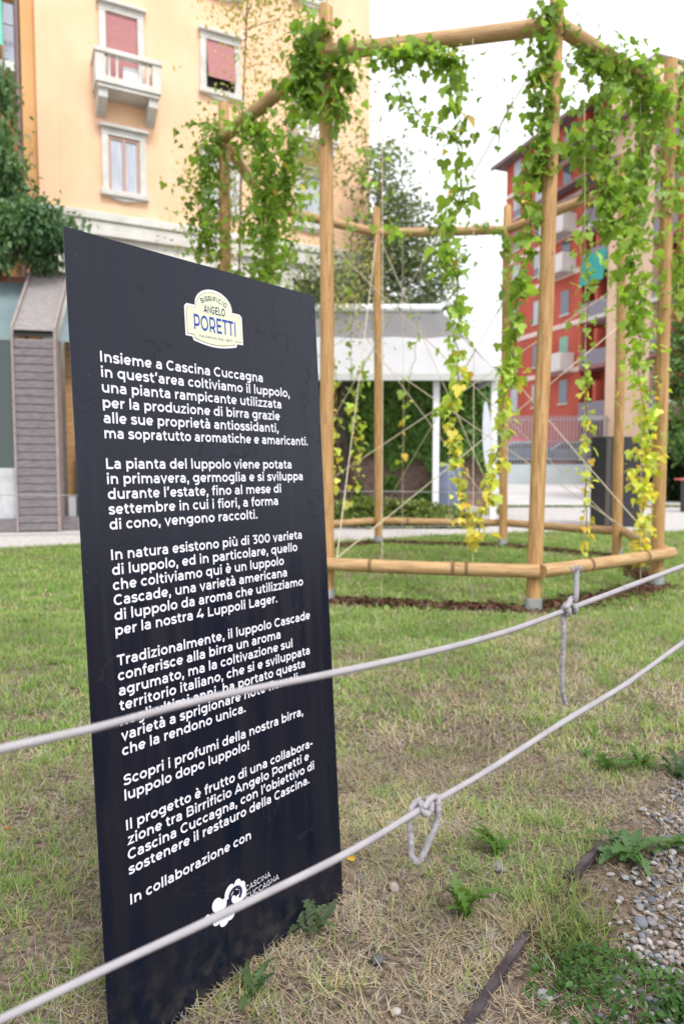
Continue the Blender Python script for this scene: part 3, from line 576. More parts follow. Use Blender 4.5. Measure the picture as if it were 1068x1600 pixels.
MB().box(16.2, 19.8, 45.5, 47, 1.56, 3.95).build('body', M_BLACKP, kq); MB().box(16.0, 20, 45.3, 47.2, 3.953, 4.1).build('roof', M_GREYP, kq); MB().box(16.4, 18.6, 45.42, 45.495, 2.2, 3.2).build('shutter', M_GREYP, kq)
def car(x, y, m, lab, rz=0):
    c = thing('parked_car', lab, 'car', (x, y, 1.55), 'cars parked behind the fence'); M = Matrix.Translation((x, y, 1.555)) @ Matrix.Rotation(rz, 4, 'Z')
    prof = [(-2.05, .35), (-2.08, .75), (-1.95, .98), (-1.2, 1.05), (-.55, 1.46), (.75, 1.5), (1.55, 1.1), (2.0, .95), (2.1, .6), (2.05, .32)]
    b = MB(M); b.add([(p[0], -.83, p[1]) for p in prof]+[(p[0], .83, p[1]) for p in prof], [tuple(range(len(prof))), tuple(range(2*len(prof)-1, len(prof)-1, -1))]+[(i, len(prof)+i, len(prof)+(i+1) % len(prof), (i+1) % len(prof)) for i in range(len(prof))])
    b.build('body', m, c, bevel=.06)
    g = MB(M)
    for s in (-.835, .835):
        g.add([(-1.0, s, 1.06), (-.5, s, 1.38), (.05, s, 1.41), (.05, s, 1.06)], [(0, 1, 2, 3)]); g.add([(.12, s, 1.06), (.12, s, 1.41), (.7, s, 1.42), (1.3, s, 1.08)], [(0, 1, 2, 3)])
    g.add([(-1.17, -.68, 1.09), (-1.17, .68, 1.09), (-.6, .6, 1.44), (-.6, -.6, 1.44)], [(0, 1, 2, 3)])
    g.build('window', M_GLASS, c)
    for wx in (-1.3, 1.3):
        for s in (-.8, .8):
            wl = MB(M).tube([(wx, s-.09, .31), (wx, s+.09, .31)], .31, 16).build('wheel', M_BLACKP, c)
            MB(M).tube([(wx, s-.095, .31), (wx, s+.095, .31)], .18, 10).build('rim', M_GREYP, wl)
    for s in (-.55, .55): MB(M).box(-2.1, -2.0, s-.16, s+.16, .72, .84).build('headlight', M_WHITEP, c)
M_CARW = mat('silver_car_paint', (.36, .40, .46), rough=.25, spec=.6, metal=.2)
M_CARB = mat('pale_blue_car_paint', (.22, .31, .42), rough=.25, spec=.6, metal=.2)
car(11.3, 44.2, M_CARB, 'pale blue hatchback parked behind the bar fence'); car(14.4, 44.6, M_CARW, 'silver hatchback parked beside the dark kiosk', R(6))

# ------------------------------------------------------------------ pergola
HT, HP, HB = 5.64, 6.07, .42
ground = [(512, 940), (832, 956), (1028, 918), (965, 868), (784, 853), (592, 847), None, None]
GB = [(-.16, 7.23), (1.90, 6.72), (3.76, 8.10), (4.35, 10.75), (2.92, 12.35), (.69, 12.85), (-1.15, 11.30), (-1.50, 9.05)]
TB = [(-.16, 7.25), (2.05, 6.82), (3.72, 8.05), (4.18, 10.45), (2.92, 12.40), (.63, 12.55), (-1.16, 11.35), (-1.51, 9.04)]
ctr = Vector((1.33, 9.75, 0))
pg = thing('pergola', 'octagonal pine log pergola with tall posts and cross ropes', 'pergola', ctr)
def pline(i, h): a = Vector((*GB[i], 0)); b = Vector((*TB[i], HT)); return a+(b-a)*h/HT
for i in range(8):
    top = HP+(.0 if i != 1 else .2)+rng.uniform(-.03, .03)
    hs = [-.05, .1, 1.5, 3, 4.5, top-.015, top]; pr = [.075, .075, .074, .072, .071, .070, .058]
    pts = [pline(i, h)+Vector((rng.normal(0, .004), rng.normal(0, .004), 0)) for h in hs]
    po = MB().tube(pts, pr, 20).build('post', M_POST, pg, smooth=True)
    b0 = pline(i, 0); tr_ = Vector((b0.x, b0.y, 0))
    sh = MB(); sh.tube([tr_+Vector((0, 0, -.03)), tr_+Vector((0, 0, .14))], .084, 20); o = sh.build('metal_shoe', M_STEEL, po, smooth=True)
def ring(h, off, rad, name, ext=.06):
    C0 = ctr+Vector((0, 0, h)); P = []
    for i in range(8):
        p = pline(i, h); d = (p-C0); d.z = 0; P.append(p+d.normalized()*off)
    for i in range(8):
        a, b = P[i], P[(i+1) % 8]; d = (b-a).normalized()
        # rails butt at the corners; the last one runs past its post
        a2 = a+d*.01; b2 = b-d*.01
        if i == 1 and name == 'lower_rail': b2 = b+d*.07
        k = 6; pts = [a2+(b2-a2)*t/k+Vector((0, 0, -.008*math.sin(math.pi*t/k))) for t in range(k+1)]
        mid = (a2+b2)/2; L = (b2-a2).length; ang = math.atan2(d.y, d.x)
        Ml = Matrix.Translation(mid) @ Matrix.Rotation(ang, 4, 'Z')
        mb = MB().tube([Ml.inverted() @ p for p in pts], [rad*(1+rng.uniform(-.02, .02)) for _ in pts], 20)
        me = bpy.data.meshes.new(name); me.from_pydata(mb.v, [], mb.f); me.update(); me.materials.append(M_RAIL)
        me.polygons.foreach_set('use_smooth', [True]*len(me.polygons))
        o = bpy.data.objects.new(name, me); COL.objects.link(o); o.parent = pg; o.matrix_local = WM[pg].inverted() @ Ml; WM[o] = Ml
        md = o.modifiers.new('e', 'EDGE_SPLIT'); md.split_angle = R(40)
ring(HB, .125, .068, 'lower_rail'); ring(HT, .02, .078, 'upper_beam')
M_STRING = mat('brace_cord', (.50, .42, .30), (.62, .54, .42), rough=.9, scale=40)
def cord(a, b, r=.007, sag=.02):
    a, b = Vector(a), Vector(b); MB().tube([a+(b-a)*t/6-Vector((0, 0, sag*math.sin(math.pi*t/6))) for t in range(7)], r, 6).build('brace_cord', M_STRING, pg)
cord(pline(0, .42)+Vector((.1, .05, 0)), pline(5, HT)); cord(pline(0, .45)+Vector((.1, .1, 0)), pline(3, 3.6)); cord(pline(7, HT), pline(3, .5))
cord(pline(6, HT), pline(4, .45)); cord(pline(1, HT), pline(6, .5)); cord(pline(5, 3.4), pline(2, .45)); cord(pline(4, 3.2), pline(2, .5)); cord(pline(1, 3.8), pline(5, .5)); cord(pline(5, HT), pline(4, .5)); cord(pline(3, 4.2), pline(6, .6))
def string(px, y0, y1, Y): MB().tube([at_y(px, y0, Y), at_y(px+2, (y0+y1)/2, Y), at_y(px, y1, Y)], .004, 5).build('training_string', M_STRING, pg)
for a in ((596, 100, 935, 7.0), (738, 60, 940, 6.9), (912, 90, 915, 7.2), (1000, 130, 905, 7.75), (628, 366, 845, 12.5), (700, 366, 845, 12.4)): string(*a)

def twine(i, t):
    C0 = ctr; A = []
    for j in (i, (i+1) % 8):
        p = pline(j, HB); d = p-C0; d.z = 0; A.append(p+d.normalized()*.125)
    a, b = A; d = (b-a).normalized(); p = a+(b-a)*t; sd_ = Vector((-d.y, d.x, 0)); mb = MB()
    for k in range(3):
        o = d*(.012*k-.012); mb.tube([p+o+sd_*(.071*math.cos(q*math.pi/8))+Vector((0, 0, .071*math.sin(q*math.pi/8))) for q in range(17)], .0045, 5)
    mb.build('twine_wrap', M_TWINE, pg)
M_TWINE = mat('brown_twine', (.16, .09, .05), (.28, .18, .10), rough=.95, scale=60)
for i, t in ((0, .24), (0, .62), (0, .68), (1, .33), (1, .78), (4, .4), (4, .75), (5, .5)): twine(i, t)
# hop vines
hop_vine('dark dense hop vine wrapped round the far post near the yellow facade', [([(335, 190, 9.0), (316, 300, 9.0), (326, 400, 9.0)], 760, .30, .22, .10, 160, .75), ([(350, 225, 9.0), (352, 320, 9.0), (350, 440, 9.0)], 60, .12, .1, .1, 0, .8)])
hop_vine('bushy hop vine full of cones hanging under the sloping beam', [([(385, 180, 8.5), (425, 260, 8.4), (410, 340, 8.5), (420, 445, 8.6)], 900, .32, .28, .115, 260, .9), ([(455, 165, 7.9), (450, 260, 8.2), (440, 330, 8.3)], 200, .2, .2, .11, 60, .9)])
hop_vine('thick hop vine crowning the post next to the board', [([(490, 35, 7.2), (478, 100, 7.2), (480, 165, 7.2)], 480, .26, .18, .125, 60, .8), ([(530, 60, 7.1), (545, 110, 7.1), (520, 200, 7.1)], 110, .2, .1, .12, 20, .9), ([(514, 90, 7.1), (515, 180, 7.1)], 60, .14, .1, .12, 0, .8)])
hop_vine('loose hop strand hanging from the front beam down to the log rail', [([(585, 85, 7.0), (650, 80, 7.0), (715, 95, 7.0)], 240, .16, .16, .11, 150, 1.1), ([(700, 90, 7.0), (712, 160, 7.0), (715, 230, 7.0), (716, 300, 7.0), (705, 360, 7.0), (700, 420, 7.0)], 120, .18, .14, .17, 20, .95),
     ([(690, 360, 7.0), (712, 440, 7.0), (712, 520, 7.0), (716, 600, 7.0), (700, 640, 7.0)], 130, .13, .07, .14, 0, 1), ([(700, 640, 7.0), (712, 720, 7.0), (722, 780, 7.0), (738, 850, 7.0)], 150, .07, .08, .10, 0, 1), ([(620, 120, 7.0), (640, 180, 7.0), (700, 215, 7.0)], 50, .14, .12, .12, 20, 1)])
hop_vine('hop vine twisting round the front corner post', [([(862, 5, 6.75), (852, 90, 6.75), (850, 180, 6.75), (846, 280, 6.8)], 420, .17, .12, .115, 90, .9), ([(850, 240, 6.8), (812, 290, 6.8), (830, 340, 6.8), (812, 430, 6.85), (802, 520, 6.9), (795, 600, 6.9)], 190, .1, .09, .14, 0, .95),
     ([(795, 590, 6.9), (788, 660, 6.9), (772, 740, 6.9), (752, 800, 6.9), (742, 850, 6.9)], 150, .09, .07, .115, 0, 1), ([(800, 150, 6.9), (780, 210, 6.9), (775, 230, 6.9)], 16, .06, .06, .08, 0, 1)])
hop_vine('heavy hop curtain draped over the beam between the two corner posts', [([(900, 85, 7.1), (945, 95, 7.3), (1000, 120, 7.6), (1040, 170, 7.9)], 560, .22, .28, .115, 160, .95), ([(940, 130, 7.3), (935, 200, 7.3), (945, 280, 7.4), (955, 370, 7.4)], 300, .26, .16, .125, 40, .85),
     ([(1010, 150, 7.8), (1000, 260, 7.8), (985, 380, 7.8), (995, 500, 7.8)], 680, .31, .22, .13, 60, 1), ([(995, 480, 7.8), (1000, 600, 7.8), (1008, 700, 7.8), (1005, 800, 7.8), (995, 885, 7.8)], 520, .19, .10, .115, 0, 1.05), ([(880, 205, 7.1), (920, 240, 7.2), (960, 330, 7.3)], 70, .15, .12, .14, 0, .8)])
hop_vine('thin yellowing hop strand on the string beside the corner post', [([(935, 300, 7.2), (905, 370, 7.2), (925, 450, 7.2), (908, 540, 7.2)], 55, .14, .1, .13, 0, 1), ([(908, 540, 7.2), (918, 640, 7.2), (912, 720, 7.2), (914, 800, 7.2), (912, 870, 7.2)], 90, .06, .05, .10, 0, 1)])
hop_vine('leafy hop vine spilling past the outer corner post', [([(1062, 110, 8.1), (1055, 200, 8.1), (1064, 330, 8.1), (1058, 480, 8.1)], 340, .24, .18, .115, 30, 1), ([(1045, 260, 8.1), (1040, 330, 8.0)], 26, .14, .1, .12, 0, .9)])
hop_vine('hop vine on the far post in front of the red building', [([(735, 352, 12.4), (770, 350, 12.3), (790, 365, 12.3), (795, 440, 12.2), (800, 520, 12.2), (792, 600, 12.2)], 190, .16, .12, .14, 60, 1), ([(690, 330, 12.3), (700, 380, 12.3)], 60, .3, .3, .15, 0, .9)])
hop_vine('nearly bare hop strand with a few large yellow leaves', [([(540, 400, 11.4), (552, 470, 11.5), (548, 560, 11.6), (552, 640, 11.7), (565, 700, 11.8), (545, 790, 11.9)], 62, .14, .1, .16, 10, 1), ([(523, 560, 11), (527, 660, 11), (524, 770, 11)], 60, .1, .1, .13, 0, 1), ([(570, 560, 11), (555, 650, 11), (556, 760, 11)], 46, .08, .1, .13, 0, 1.1)])
hop_vine('withered hop strand with scattered leaves on the far side', [([(640, 470, 12.3), (655, 520, 12.3), (640, 590, 12.3), (630, 680, 12.3), (628, 740, 12.3)], 26, .14, .06, .15, 8, 1)])
hop_vine('pale green hop vine on the back post beside the facade', [([(438, 310, 11.2), (428, 380, 11.2), (424, 450, 11.2)], 190, .28, .25, .14, 50, 1), ([(480, 250, 11.3), (470, 340, 11.3), (450, 400, 11.3)], 60, .3, .25, .14, 0, 1)])
hop_vine('sparse hop shoots dangling beside the board side post', [([(545, 150, 9.0), (560, 190, 9.0), (575, 260, 9.0), (560, 330, 9.5), (545, 400, 9.8)], 60, .25, .2, .13, 10, 1), ([(590, 250, 10), (600, 330, 10), (620, 370, 11)], 34, .2, .2, .13, 0, 1)])

# ------------------------------------------------------------------ bark mulch under the rails
n = 5200; seg = rng.integers(0, 8, n); t = rng.random(n); P = np.array(GB); a = P[seg]; b = P[(seg+1) % 8]; p2 = a+(b-a)*t[:, None]
off = rng.normal(0, .1, n)*np.where(seg == 1, 1.3, 1.0)+.02; d = p2-np.array([ctr.x, ctr.y]); d /= np.linalg.norm(d, axis=1, keepdims=True); p2 = p2+d*off[:, None]
pos = np.column_stack([p2, rng.uniform(.004, .045, n)]); dr = rng.normal(0, 1, (n, 3)); dr[:, 2] *= .35; cv = rng.random((n, 1))
tag(scatter('bark_mulch', [(-.5, -.3, 0), (.4, -.35, .05), (.5, .3, 0), (-.4, .35, .08), (-.5, -.3, .12), (.4, -.35, .17), (.5, .3, .12), (-.4, .35, .2)], [(0, 3, 2, 1), (4, 5, 6, 7), (0, 1, 5, 4), (1, 2, 6, 5), (2, 3, 7, 6), (3, 0, 4, 7)],
    rot_dir(dr), pos, np.column_stack([rng.uniform(.03, .07, n)]*2+[np.full(n, .05)]), np.array([.045, .02, .013])*(1-cv)+np.array([.20, .10, .07])*cv, M_DRY), 'brown bark mulch along the pergola rails', 'bark mulch', kind='stuff')

# ------------------------------------------------------------------ information board
SP = Vector((-.547, 1.53, 0)); swn = Vector((.6497, .7602, .0)).normalized(); sn = Vector((.7585, -.6487, .0616)); sn = (sn-swn*sn.dot(swn)).normalized(); shn = sn.cross(swn)
SM = Matrix.Identity(4)
for i in range(3): SM[i][0] = swn[i]; SM[i][1] = shn[i]; SM[i][2] = sn[i]; SM[i][3] = SP[i]
def dustmix(t, p, co, base):
    vo = t.nodes.new('ShaderNodeTexVoronoi'); vo.inputs['Scale'].default_value = 42; t.links.new(co.outputs['Object'], vo.inputs['Vector'])
    a = t.nodes.new('ShaderNodeMapRange'); a.inputs[1].default_value = .05; a.inputs[2].default_value = .09; a.inputs[3].default_value = 1; a.inputs[4].default_value = 0; t.links.new(vo.outputs['Distance'], a.inputs[0])
    sp = t.nodes.new('ShaderNodeSeparateColor'); t.links.new(vo.outputs['Color'], sp.inputs[0]); g = t.nodes.new('ShaderNodeMath'); g.operation = 'GREATER_THAN'; g.inputs[1].default_value = .86; t.links.new(sp.outputs[0], g.inputs[0])
    m1 = t.nodes.new('ShaderNodeMath'); m1.operation = 'MULTIPLY'; t.links.new(a.outputs[0], m1.inputs[0]); t.links.new(g.outputs[0], m1.inputs[1])
    xy = t.nodes.new('ShaderNodeSeparateXYZ'); t.links.new(co.outputs['Object'], xy.inputs[0])
    h = t.nodes.new('ShaderNodeMapRange'); h.inputs[1].default_value = .0; h.inputs[2].default_value = .22; h.inputs[3].default_value = .55; h.inputs[4].default_value = 0; t.links.new(xy.outputs['Z'], h.inputs[0])
    nn = t.nodes.new('ShaderNodeTexNoise'); nn.inputs['Scale'].default_value = 24; nn.inputs['Detail'].default_value = 8; t.links.new(co.outputs['Object'], nn.inputs['Vector'])
    nr = t.nodes.new('ShaderNodeMapRange'); nr.inputs[1].default_value = .45; nr.inputs[2].default_value = .75; t.links.new(nn.outputs['Fac'], nr.inputs[0])
    m2 = t.nodes.new('ShaderNodeMath'); m2.operation = 'MULTIPLY'; t.links.new(h.outputs[0], m2.inputs[0]); t.links.new(nr.outputs[0], m2.inputs[1])
    sm = t.nodes.new('ShaderNodeMath'); sm.operation = 'MAXIMUM'; t.links.new(m1.outputs[0], sm.inputs[0]); t.links.new(m2.outputs[0], sm.inputs[1])
    x = t.nodes.new('ShaderNodeMix'); x.data_type = 'RGBA'; t.links.new(sm.outputs[0], x.inputs[0]); t.links.new(base, x.inputs[6]); x.inputs[7].default_value = (.07, .06, .052, 1); t.links.new(x.outputs[2], p.inputs['Base Color'])
def boardmat():
    m, t, p = newmat('black_printed_panel'); co = t.nodes.new('ShaderNodeTexCoord')
    mp = t.nodes.new('ShaderNodeMapping'); mp.inputs['Rotation'].default_value = (0, 0, 0)
    tm = t.nodes.new('ShaderNodeMapping'); tm.inputs['Scale'].default_value = (14, 14, .9); t.links.new(co.outputs['Object'], tm.inputs[0])
    n1 = t.nodes.new('ShaderNodeTexNoise'); n1.inputs['Scale'].default_value = 1.4; n1.inputs['Detail'].default_value = 7; n1.inputs['Distortion'].default_value = .6; t.links.new(tm.outputs[0], n1.inputs['Vector'])
    n2 = t.nodes.new('ShaderNodeTexNoise'); n2.inputs['Scale'].default_value = 3.5; n2.inputs['Detail'].default_value = 5; n2.inputs['Distortion'].default_value = 1.5; t.links.new(co.outputs['Object'], n2.inputs['Vector'])
    r = t.nodes.new('ShaderNodeMapRange'); r.inputs[1].default_value = .35; r.inputs[2].default_value = .7; r.inputs[3].default_value = .13; r.inputs[4].default_value = .42; t.links.new(n1.outputs['Fac'], r.inputs[0])
    # tide marks left by dried rain: thin contour lines of a noise
    pp = t.nodes.new('ShaderNodeMath'); pp.operation = 'SUBTRACT'; pp.inputs[1].default_value = .6; t.links.new(n2.outputs['Fac'], pp.inputs[0])
    ab = t.nodes.new('ShaderNodeMath'); ab.operation = 'ABSOLUTE'; t.links.new(pp.outputs[0], ab.inputs[0])
    ln = t.nodes.new('ShaderNodeMapRange'); ln.inputs[1].default_value = 0; ln.inputs[2].default_value = .010; ln.inputs[3].default_value = .4; ln.inputs[4].default_value = 0; t.links.new(ab.outputs[0], ln.inputs[0])
    ad = t.nodes.new('ShaderNodeMath'); ad.operation = 'ADD'; t.links.new(r.outputs[0], ad.inputs[0]); t.links.new(ln.outputs[0], ad.inputs[1]); t.links.new(ad.outputs[0], p.inputs['Roughness'])
    cr = t.nodes.new('ShaderNodeValToRGB'); cr.color_ramp.elements[0].position = .35; cr.color_ramp.elements[1].position = .7; cr.color_ramp.elements[0].color = (.0026, .0054, .0165, 1); cr.color_ramp.elements[1].color = (.0070, .0074, .0145, 1)
    t.links.new(n1.outputs['Fac'], cr.inputs[0]); t.links.new(cr.outputs[0], p.inputs['Base Color']); p.inputs['Specular IOR Level'].default_value = .36
    dustmix(t, p, co, cr.outputs[0])
    return m
sg = thing('information_board', 'tall black information board covered with white Italian text, leaning slightly back', 'sign', SP)
MB(SM).box(0, .848, -.035, 1.988, -.004, 0).build('panel', boardmat(), sg, bevel=.0008)
M_LET = mat('white_vinyl', (.66, .66, .73), rough=.6); M_BLUE = mat('blue_vinyl', (.02, .05, .30), rough=.5); M_NAVY = mat('navy_vinyl', (.01, .015, .06), rough=.5)
M_CREAMV = mat('cream_vinyl', (.62, .66, .48), rough=.5); M_OLIVE = mat('pale_olive_vinyl', (.38, .38, .16), rough=.5)
# a bold geometric stroke alphabet: every glyph is a set of ribbons of even width
def _arc(cx, cy, rx, ry, a0, a1, n=12): return [(cx+rx*math.cos(R(a0+(a1-a0)*i/n)), cy+ry*math.sin(R(a0+(a1-a0)*i/n))) for i in range(n+1)]
def _bowl(cx, rx=.215, cy=.265, ry=.205): return _arc(cx, cy, rx, ry, 0, 360, 22)
def _arch(x0, x1, y=.465): c = (x0+x1)/2; return [(x0, .27)]+_arc(c, .27, (x1-x0)/2, y-.27, 180, 0, 10)+[(x1, 0)]
GL = {
 'a': (.60, [[(.10, .43)]+_arc(.285, .33, .175, .14, 125, 0, 9)+[(.46, 0)], [(.46, .285), (.28, .285)]+_arc(.25, .170, .15, .115, 90, 270, 10)+[(.30, .055)]+_arc(.30, .19, .16, .135, -90, -10, 6)]),
 'b': (.67, [[(.135, 0), (.135, .742)], _bowl(.36)]), 'c': (.57, [_arc(.315, .265, .215, .205, 42, 318, 16)]),
 'd': (.67, [[(.535, 0), (.535, .742)], _bowl(.31)]), 'e': (.61, [[(.10, .255), (.515, .255)], _arc(.31, .265, .21, .205, 0, 318, 18)]),
 'f': (.38, [[(.17, 0), (.17, .53)]+_arc(.315, .53, .145, .155, 180, 75, 7), [(.03, .475), (.355, .475)]]),
 'g': (.68, [_bowl(.31, .215, .28, .19), [(.545, .53), (.545, .03)]+_arc(.33, .03, .215, .165, 0, -125, 10)]),
 'h': (.66, [[(.135, 0), (.135, .742)], _arch(.135, .525)]), 'i': (.27, [[(.135, 0), (.135, .53)], [(.135, .60), (.135, .74)]]), 'l': (.27, [[(.135, 0), (.135, .742)]]),
 'm': (1.0, [[(.135, 0), (.135, .53)], _arch(.135, .50), _arch(.50, .865)]), 'n': (.66, [[(.135, 0), (.135, .53)], _arch(.135, .525)]), 'o': (.64, [_bowl(.32, .22)]),
 'p': (.67, [[(.135, -.19), (.135, .53)], _bowl(.36)]), 'q': (.67, [[(.535, -.19), (.535, .53)], _bowl(.31)]),
 'r': (.42, [[(.135, 0), (.135, .53)], [(.135, .25)]+_arc(.35, .25, .215, .215, 170, 90, 7)+[(.39, .465)]]),
 's': (.52, [[(.45, .43)]+_arc(.265, .38, .165, .095, 60, 250, 10)+_arc(.27, .155, .175, .105, 75, -125, 10)+[(.055, .105)]]),
 't': (.43, [[(.18, .65), (.18, .20)]+_arc(.315, .19, .135, .135, 180, 300, 7), [(.04, .475), (.37, .475)]]),
 'u': (.66, [[(.53, .53), (.53, 0)], [(.13, .53), (.13, .25)]+_arc(.33, .25, .2, .19, 180, 360, 10)]),
 'v': (.57, [[(.07, .53), (.285, .02), (.50, .53)]]), 'z': (.53, [[(.06, .475), (.44, .475), (.08, .055), (.48, .055)]]),
 'A': (.77, [[(.06, 0), (.385, .67), (.71, 0)], [(.19, .19), (.58, .19)]]), 'B': (.76, [[(.15, .355), (.46, .355)]+_arc(.46, .50, .145, .145, -90, 90, 8)+[(.15, .645), (.15, .055), (.50, .055)]+_arc(.50, .205, .155, .15, -90, 90, 8)+[(.15, .355)]]),
 'C': (.73, [_arc(.405, .35, .30, .295, 46, 314, 18)]), 'D': (.81, [[(.15, .055), (.42, .055)]+_arc(.42, .35, .295, .295, -90, 90, 14)+[(.15, .645), (.15, .0)]]),
 'E': (.68, [[(.60, .645), (.15, .645), (.15, .055), (.62, .055)], [(.15, .355), (.56, .355)]]), 'F': (.65, [[(.60, .645), (.15, .645), (.15, 0)], [(.15, .33), (.56, .33)]]),
 'G': (.79, [_arc(.405, .35, .30, .295, 46, 330, 18)+[(.66, .34), (.43, .34)]]), 'I': (.33, [[(.165, 0), (.165, .70)]]), 'L': (.62, [[(.15, .70), (.15, .055), (.60, .055)]]),
 'M': (.96, [[(.15, 0), (.15, .64), (.48, .14), (.81, .64), (.81, 0)]]), 'N': (.81, [[(.15, 0), (.15, .62), (.66, .08), (.66, .70)]]), 'O': (.86, [_arc(.43, .35, .325, .295, 0, 360, 26)]),
 'P': (.73, [[(.15, .0), (.15, .645), (.42, .645)]+_arc(.42, .43, .22, .215, 90, -90, 10)+[(.15, .215)]]), 'R': (.75, [[(.15, .0), (.15, .645), (.42, .645)]+_arc(.42, .43, .22, .215, 90, -90, 10)+[(.15, .215)], [(.43, .22), (.63, 0)]]),
 'S': (.65, [[(.56, .58)]+_arc(.325, .50, .215, .145, 55, 250, 10)+_arc(.33, .21, .225, .155, 75, -125, 10)+[(.06, .12)]]), 'T': (.62, [[(.02, .645), (.60, .645)], [(.31, .645), (.31, 0)]]),
 'U': (.79, [[(.14, .70), (.14, .31)]+_arc(.395, .31, .255, .255, 180, 360, 12)+[(.65, .70)]]), 'V': (.74, [[(.06, .70), (.37, .04), (.68, .70)]]), 'Y': (.7, [[(.06, .70), (.35, .3), (.64, .70)], [(.35, .3), (.35, 0)]]),
 '0': (.69, [_arc(.345, .35, .235, .295, 0, 360, 24)]), '1': (.40, [[(.04, .62), (.24, .62), (.24, 0)]]), '3': (.61, [[(.08, .645), (.50, .645), (.27, .40)]+_arc(.29, .225, .21, .17, 85, -130, 10)]), '4': (.70, [[(.40, .70), (.08, .18), (.65, .18)], [(.49, .33), (.49, 0)]]),
 '7': (.63, [[(.09, .55), (.09, .645), (.53, .645), (.25, 0)]]), '8': (.67, [_arc(.335, .50, .18, .145, 0, 360, 18), _arc(.335, .205, .215, .15, 0, 360, 18)]),
 '.': (.26, [[(.13, 0), (.13, .14)]]), ',': (.26, [[(.13, .14), (.13, .0)], [(.14, .02), (.09, -.14)]]), '’': (.27, [[(.15, .74), (.15, .62)], [(.155, .66), (.10, .48)]]), '-': (.40, [[(.06, .25), (.34, .25)]]),
 '!': (.28, [[(.14, .23), (.14, .70)], [(.14, 0), (.14, .14)]]), ' ': (.27, []), 'ı': (.27, [[(.135, 0), (.135, .53)]]),
}
for k_, b_, x_ in (('è', 'e', .29), ('à', 'a', .28), ('ù', 'u', .31)): GL[k_] = (GL[b_][0], GL[b_][1]+[[(x_-.10, .75), (x_+.06, .61)]])
CAP = .70
def ribbon(pts, w):
    P_ = [Vector((p[0], p[1])) for p in pts]
    P_ = [p for i, p in enumerate(P_) if i == 0 or (p-P_[i-1]).length > 1e-5]; n = len(P_); closed = (P_[0]-P_[-1]).length < 1e-4; v = []
    for i in range(n):
        a = P_[i]-P_[i-1] if i > 0 else (P_[-1]-P_[-2] if closed else P_[1]-P_[0]); b = P_[i+1]-P_[i] if i < n-1 else (P_[1]-P_[0] if closed else a)
        a = a.normalized(); b = b.normalized(); na = Vector((-a.y, a.x)); nb = Vector((-b.y, b.x)); m = na+nb
        m = m.normalized() if m.length > .01 else na; k = min(1/max(.2, m.dot(na)), 1.9)
        v += [P_[i]-m*w*k/2, P_[i]+m*w*k/2]
    return [(p.x, p.y) for p in v], [(2*i, 2*i+2, 2*i+3, 2*i+1) for i in range(n-1)]
def glyphs(s, wt=.132, space=0., shear=0.):
    V = []; F = []; x = 0; q = 0
    for ch in s:
        ad, st = GL[ch]
        for k, pts in enumerate(st):
            dot = ch in 'i!.,’' and len(pts) == 2 and abs(pts[0][1]-pts[1][1]) < .15
            v, f = ribbon(pts, wt*(1.12 if dot else 1)); b = len(V)
            V += [(x+p[0]+shear*p[1], p[1], .006*(k+1)*(1 if len(st) > 1 else 0)) for p in v]; F += [tuple(b+i for i in t) for t in f]
        x += ad+space
    return np.array(V), F
def put(mb, s, u0, vb, width=None, cap=.0258, wt=.132, ratio=None, z=.0008, space=0., shear=0., ky=1.):
    v, f = glyphs(s, wt, space, shear); x0, x1 = v[:, 0].min(), v[:, 0].max(); k = cap/CAP
    kx = width/(x1-x0) if width else k*(ratio or 1)
    mb.add([(u0+(a[0]-x0)*kx, vb+a[1]*k, z+a[2]*.01) for a in v], f); return kx/k
PAR = [(0, ['Insieme a Cascina Cuccagna', 'in quest’area coltiviamo il luppolo,', 'una pianta rampicante utilizzata', 'per la produzione di birra grazie', 'alle sue proprietà antiossidanti,', 'ma sopratutto aromatiche e amaricanti.']),
       (7, ['La pianta del luppolo viene potata', 'in primavera, germoglia e si sviluppa', 'durante l’estate, fino al mese di', 'settembre in cui i fiori, a forma', 'di cono, vengono raccolti.']),
       (13, ['In natura esistono più di 300 varieta', 'di luppolo, ed in particolare, quello', 'che coltiviamo qui è un luppolo', 'Cascade, una varietà americana', 'di luppolo da aroma che utilizziamo', 'per la nostra 4 Luppoli Lager.']),
       (20, ['Tradizionalmente, il luppolo Cascade', 'conferisce alla birra un aroma', 'agrumato, ma la coltivazione sul', 'territorio italiano, che si e sviluppata', 'negli ultimi anni, ha portato questa', 'varietà a sprigionare note floreali', 'che la rendono unica.']),
       (28, ['Scopri i profumi della nostra birra,', 'luppolo dopo luppolo!']),
       (31, ['Il progetto è frutto di una collabora-', 'zione tra Birrificio Angelo Poretti e', 'Cascina Cuccagna, con l’obiettivo di', 'sostenere il restauro della Cascina.']),
       (36, ['In collaborazione con'])]
WID = {0: .5263, 1: .6365, 2: .598, 3: .5895, 4: .581, 5: .7076, 7: .6295, 8: .677, 11: .4776, 13: .660, 26: .395, 34: .640, 36: .391}
ratios = []
for row, lines in PAR:
    mb = MB(SM)
    for i, s in enumerate(lines):
        k = row+i; rr = put(mb, s, .0742, 1.6862-.0367*k, WID.get(k), ratio=(np.mean(ratios) if ratios else 1))
        if k in WID: ratios.append(rr)
    mb.build('lettering', M_LET, sg)
print('text ratio', np.mean(ratios), np.min(ratios), np.max(ratios))
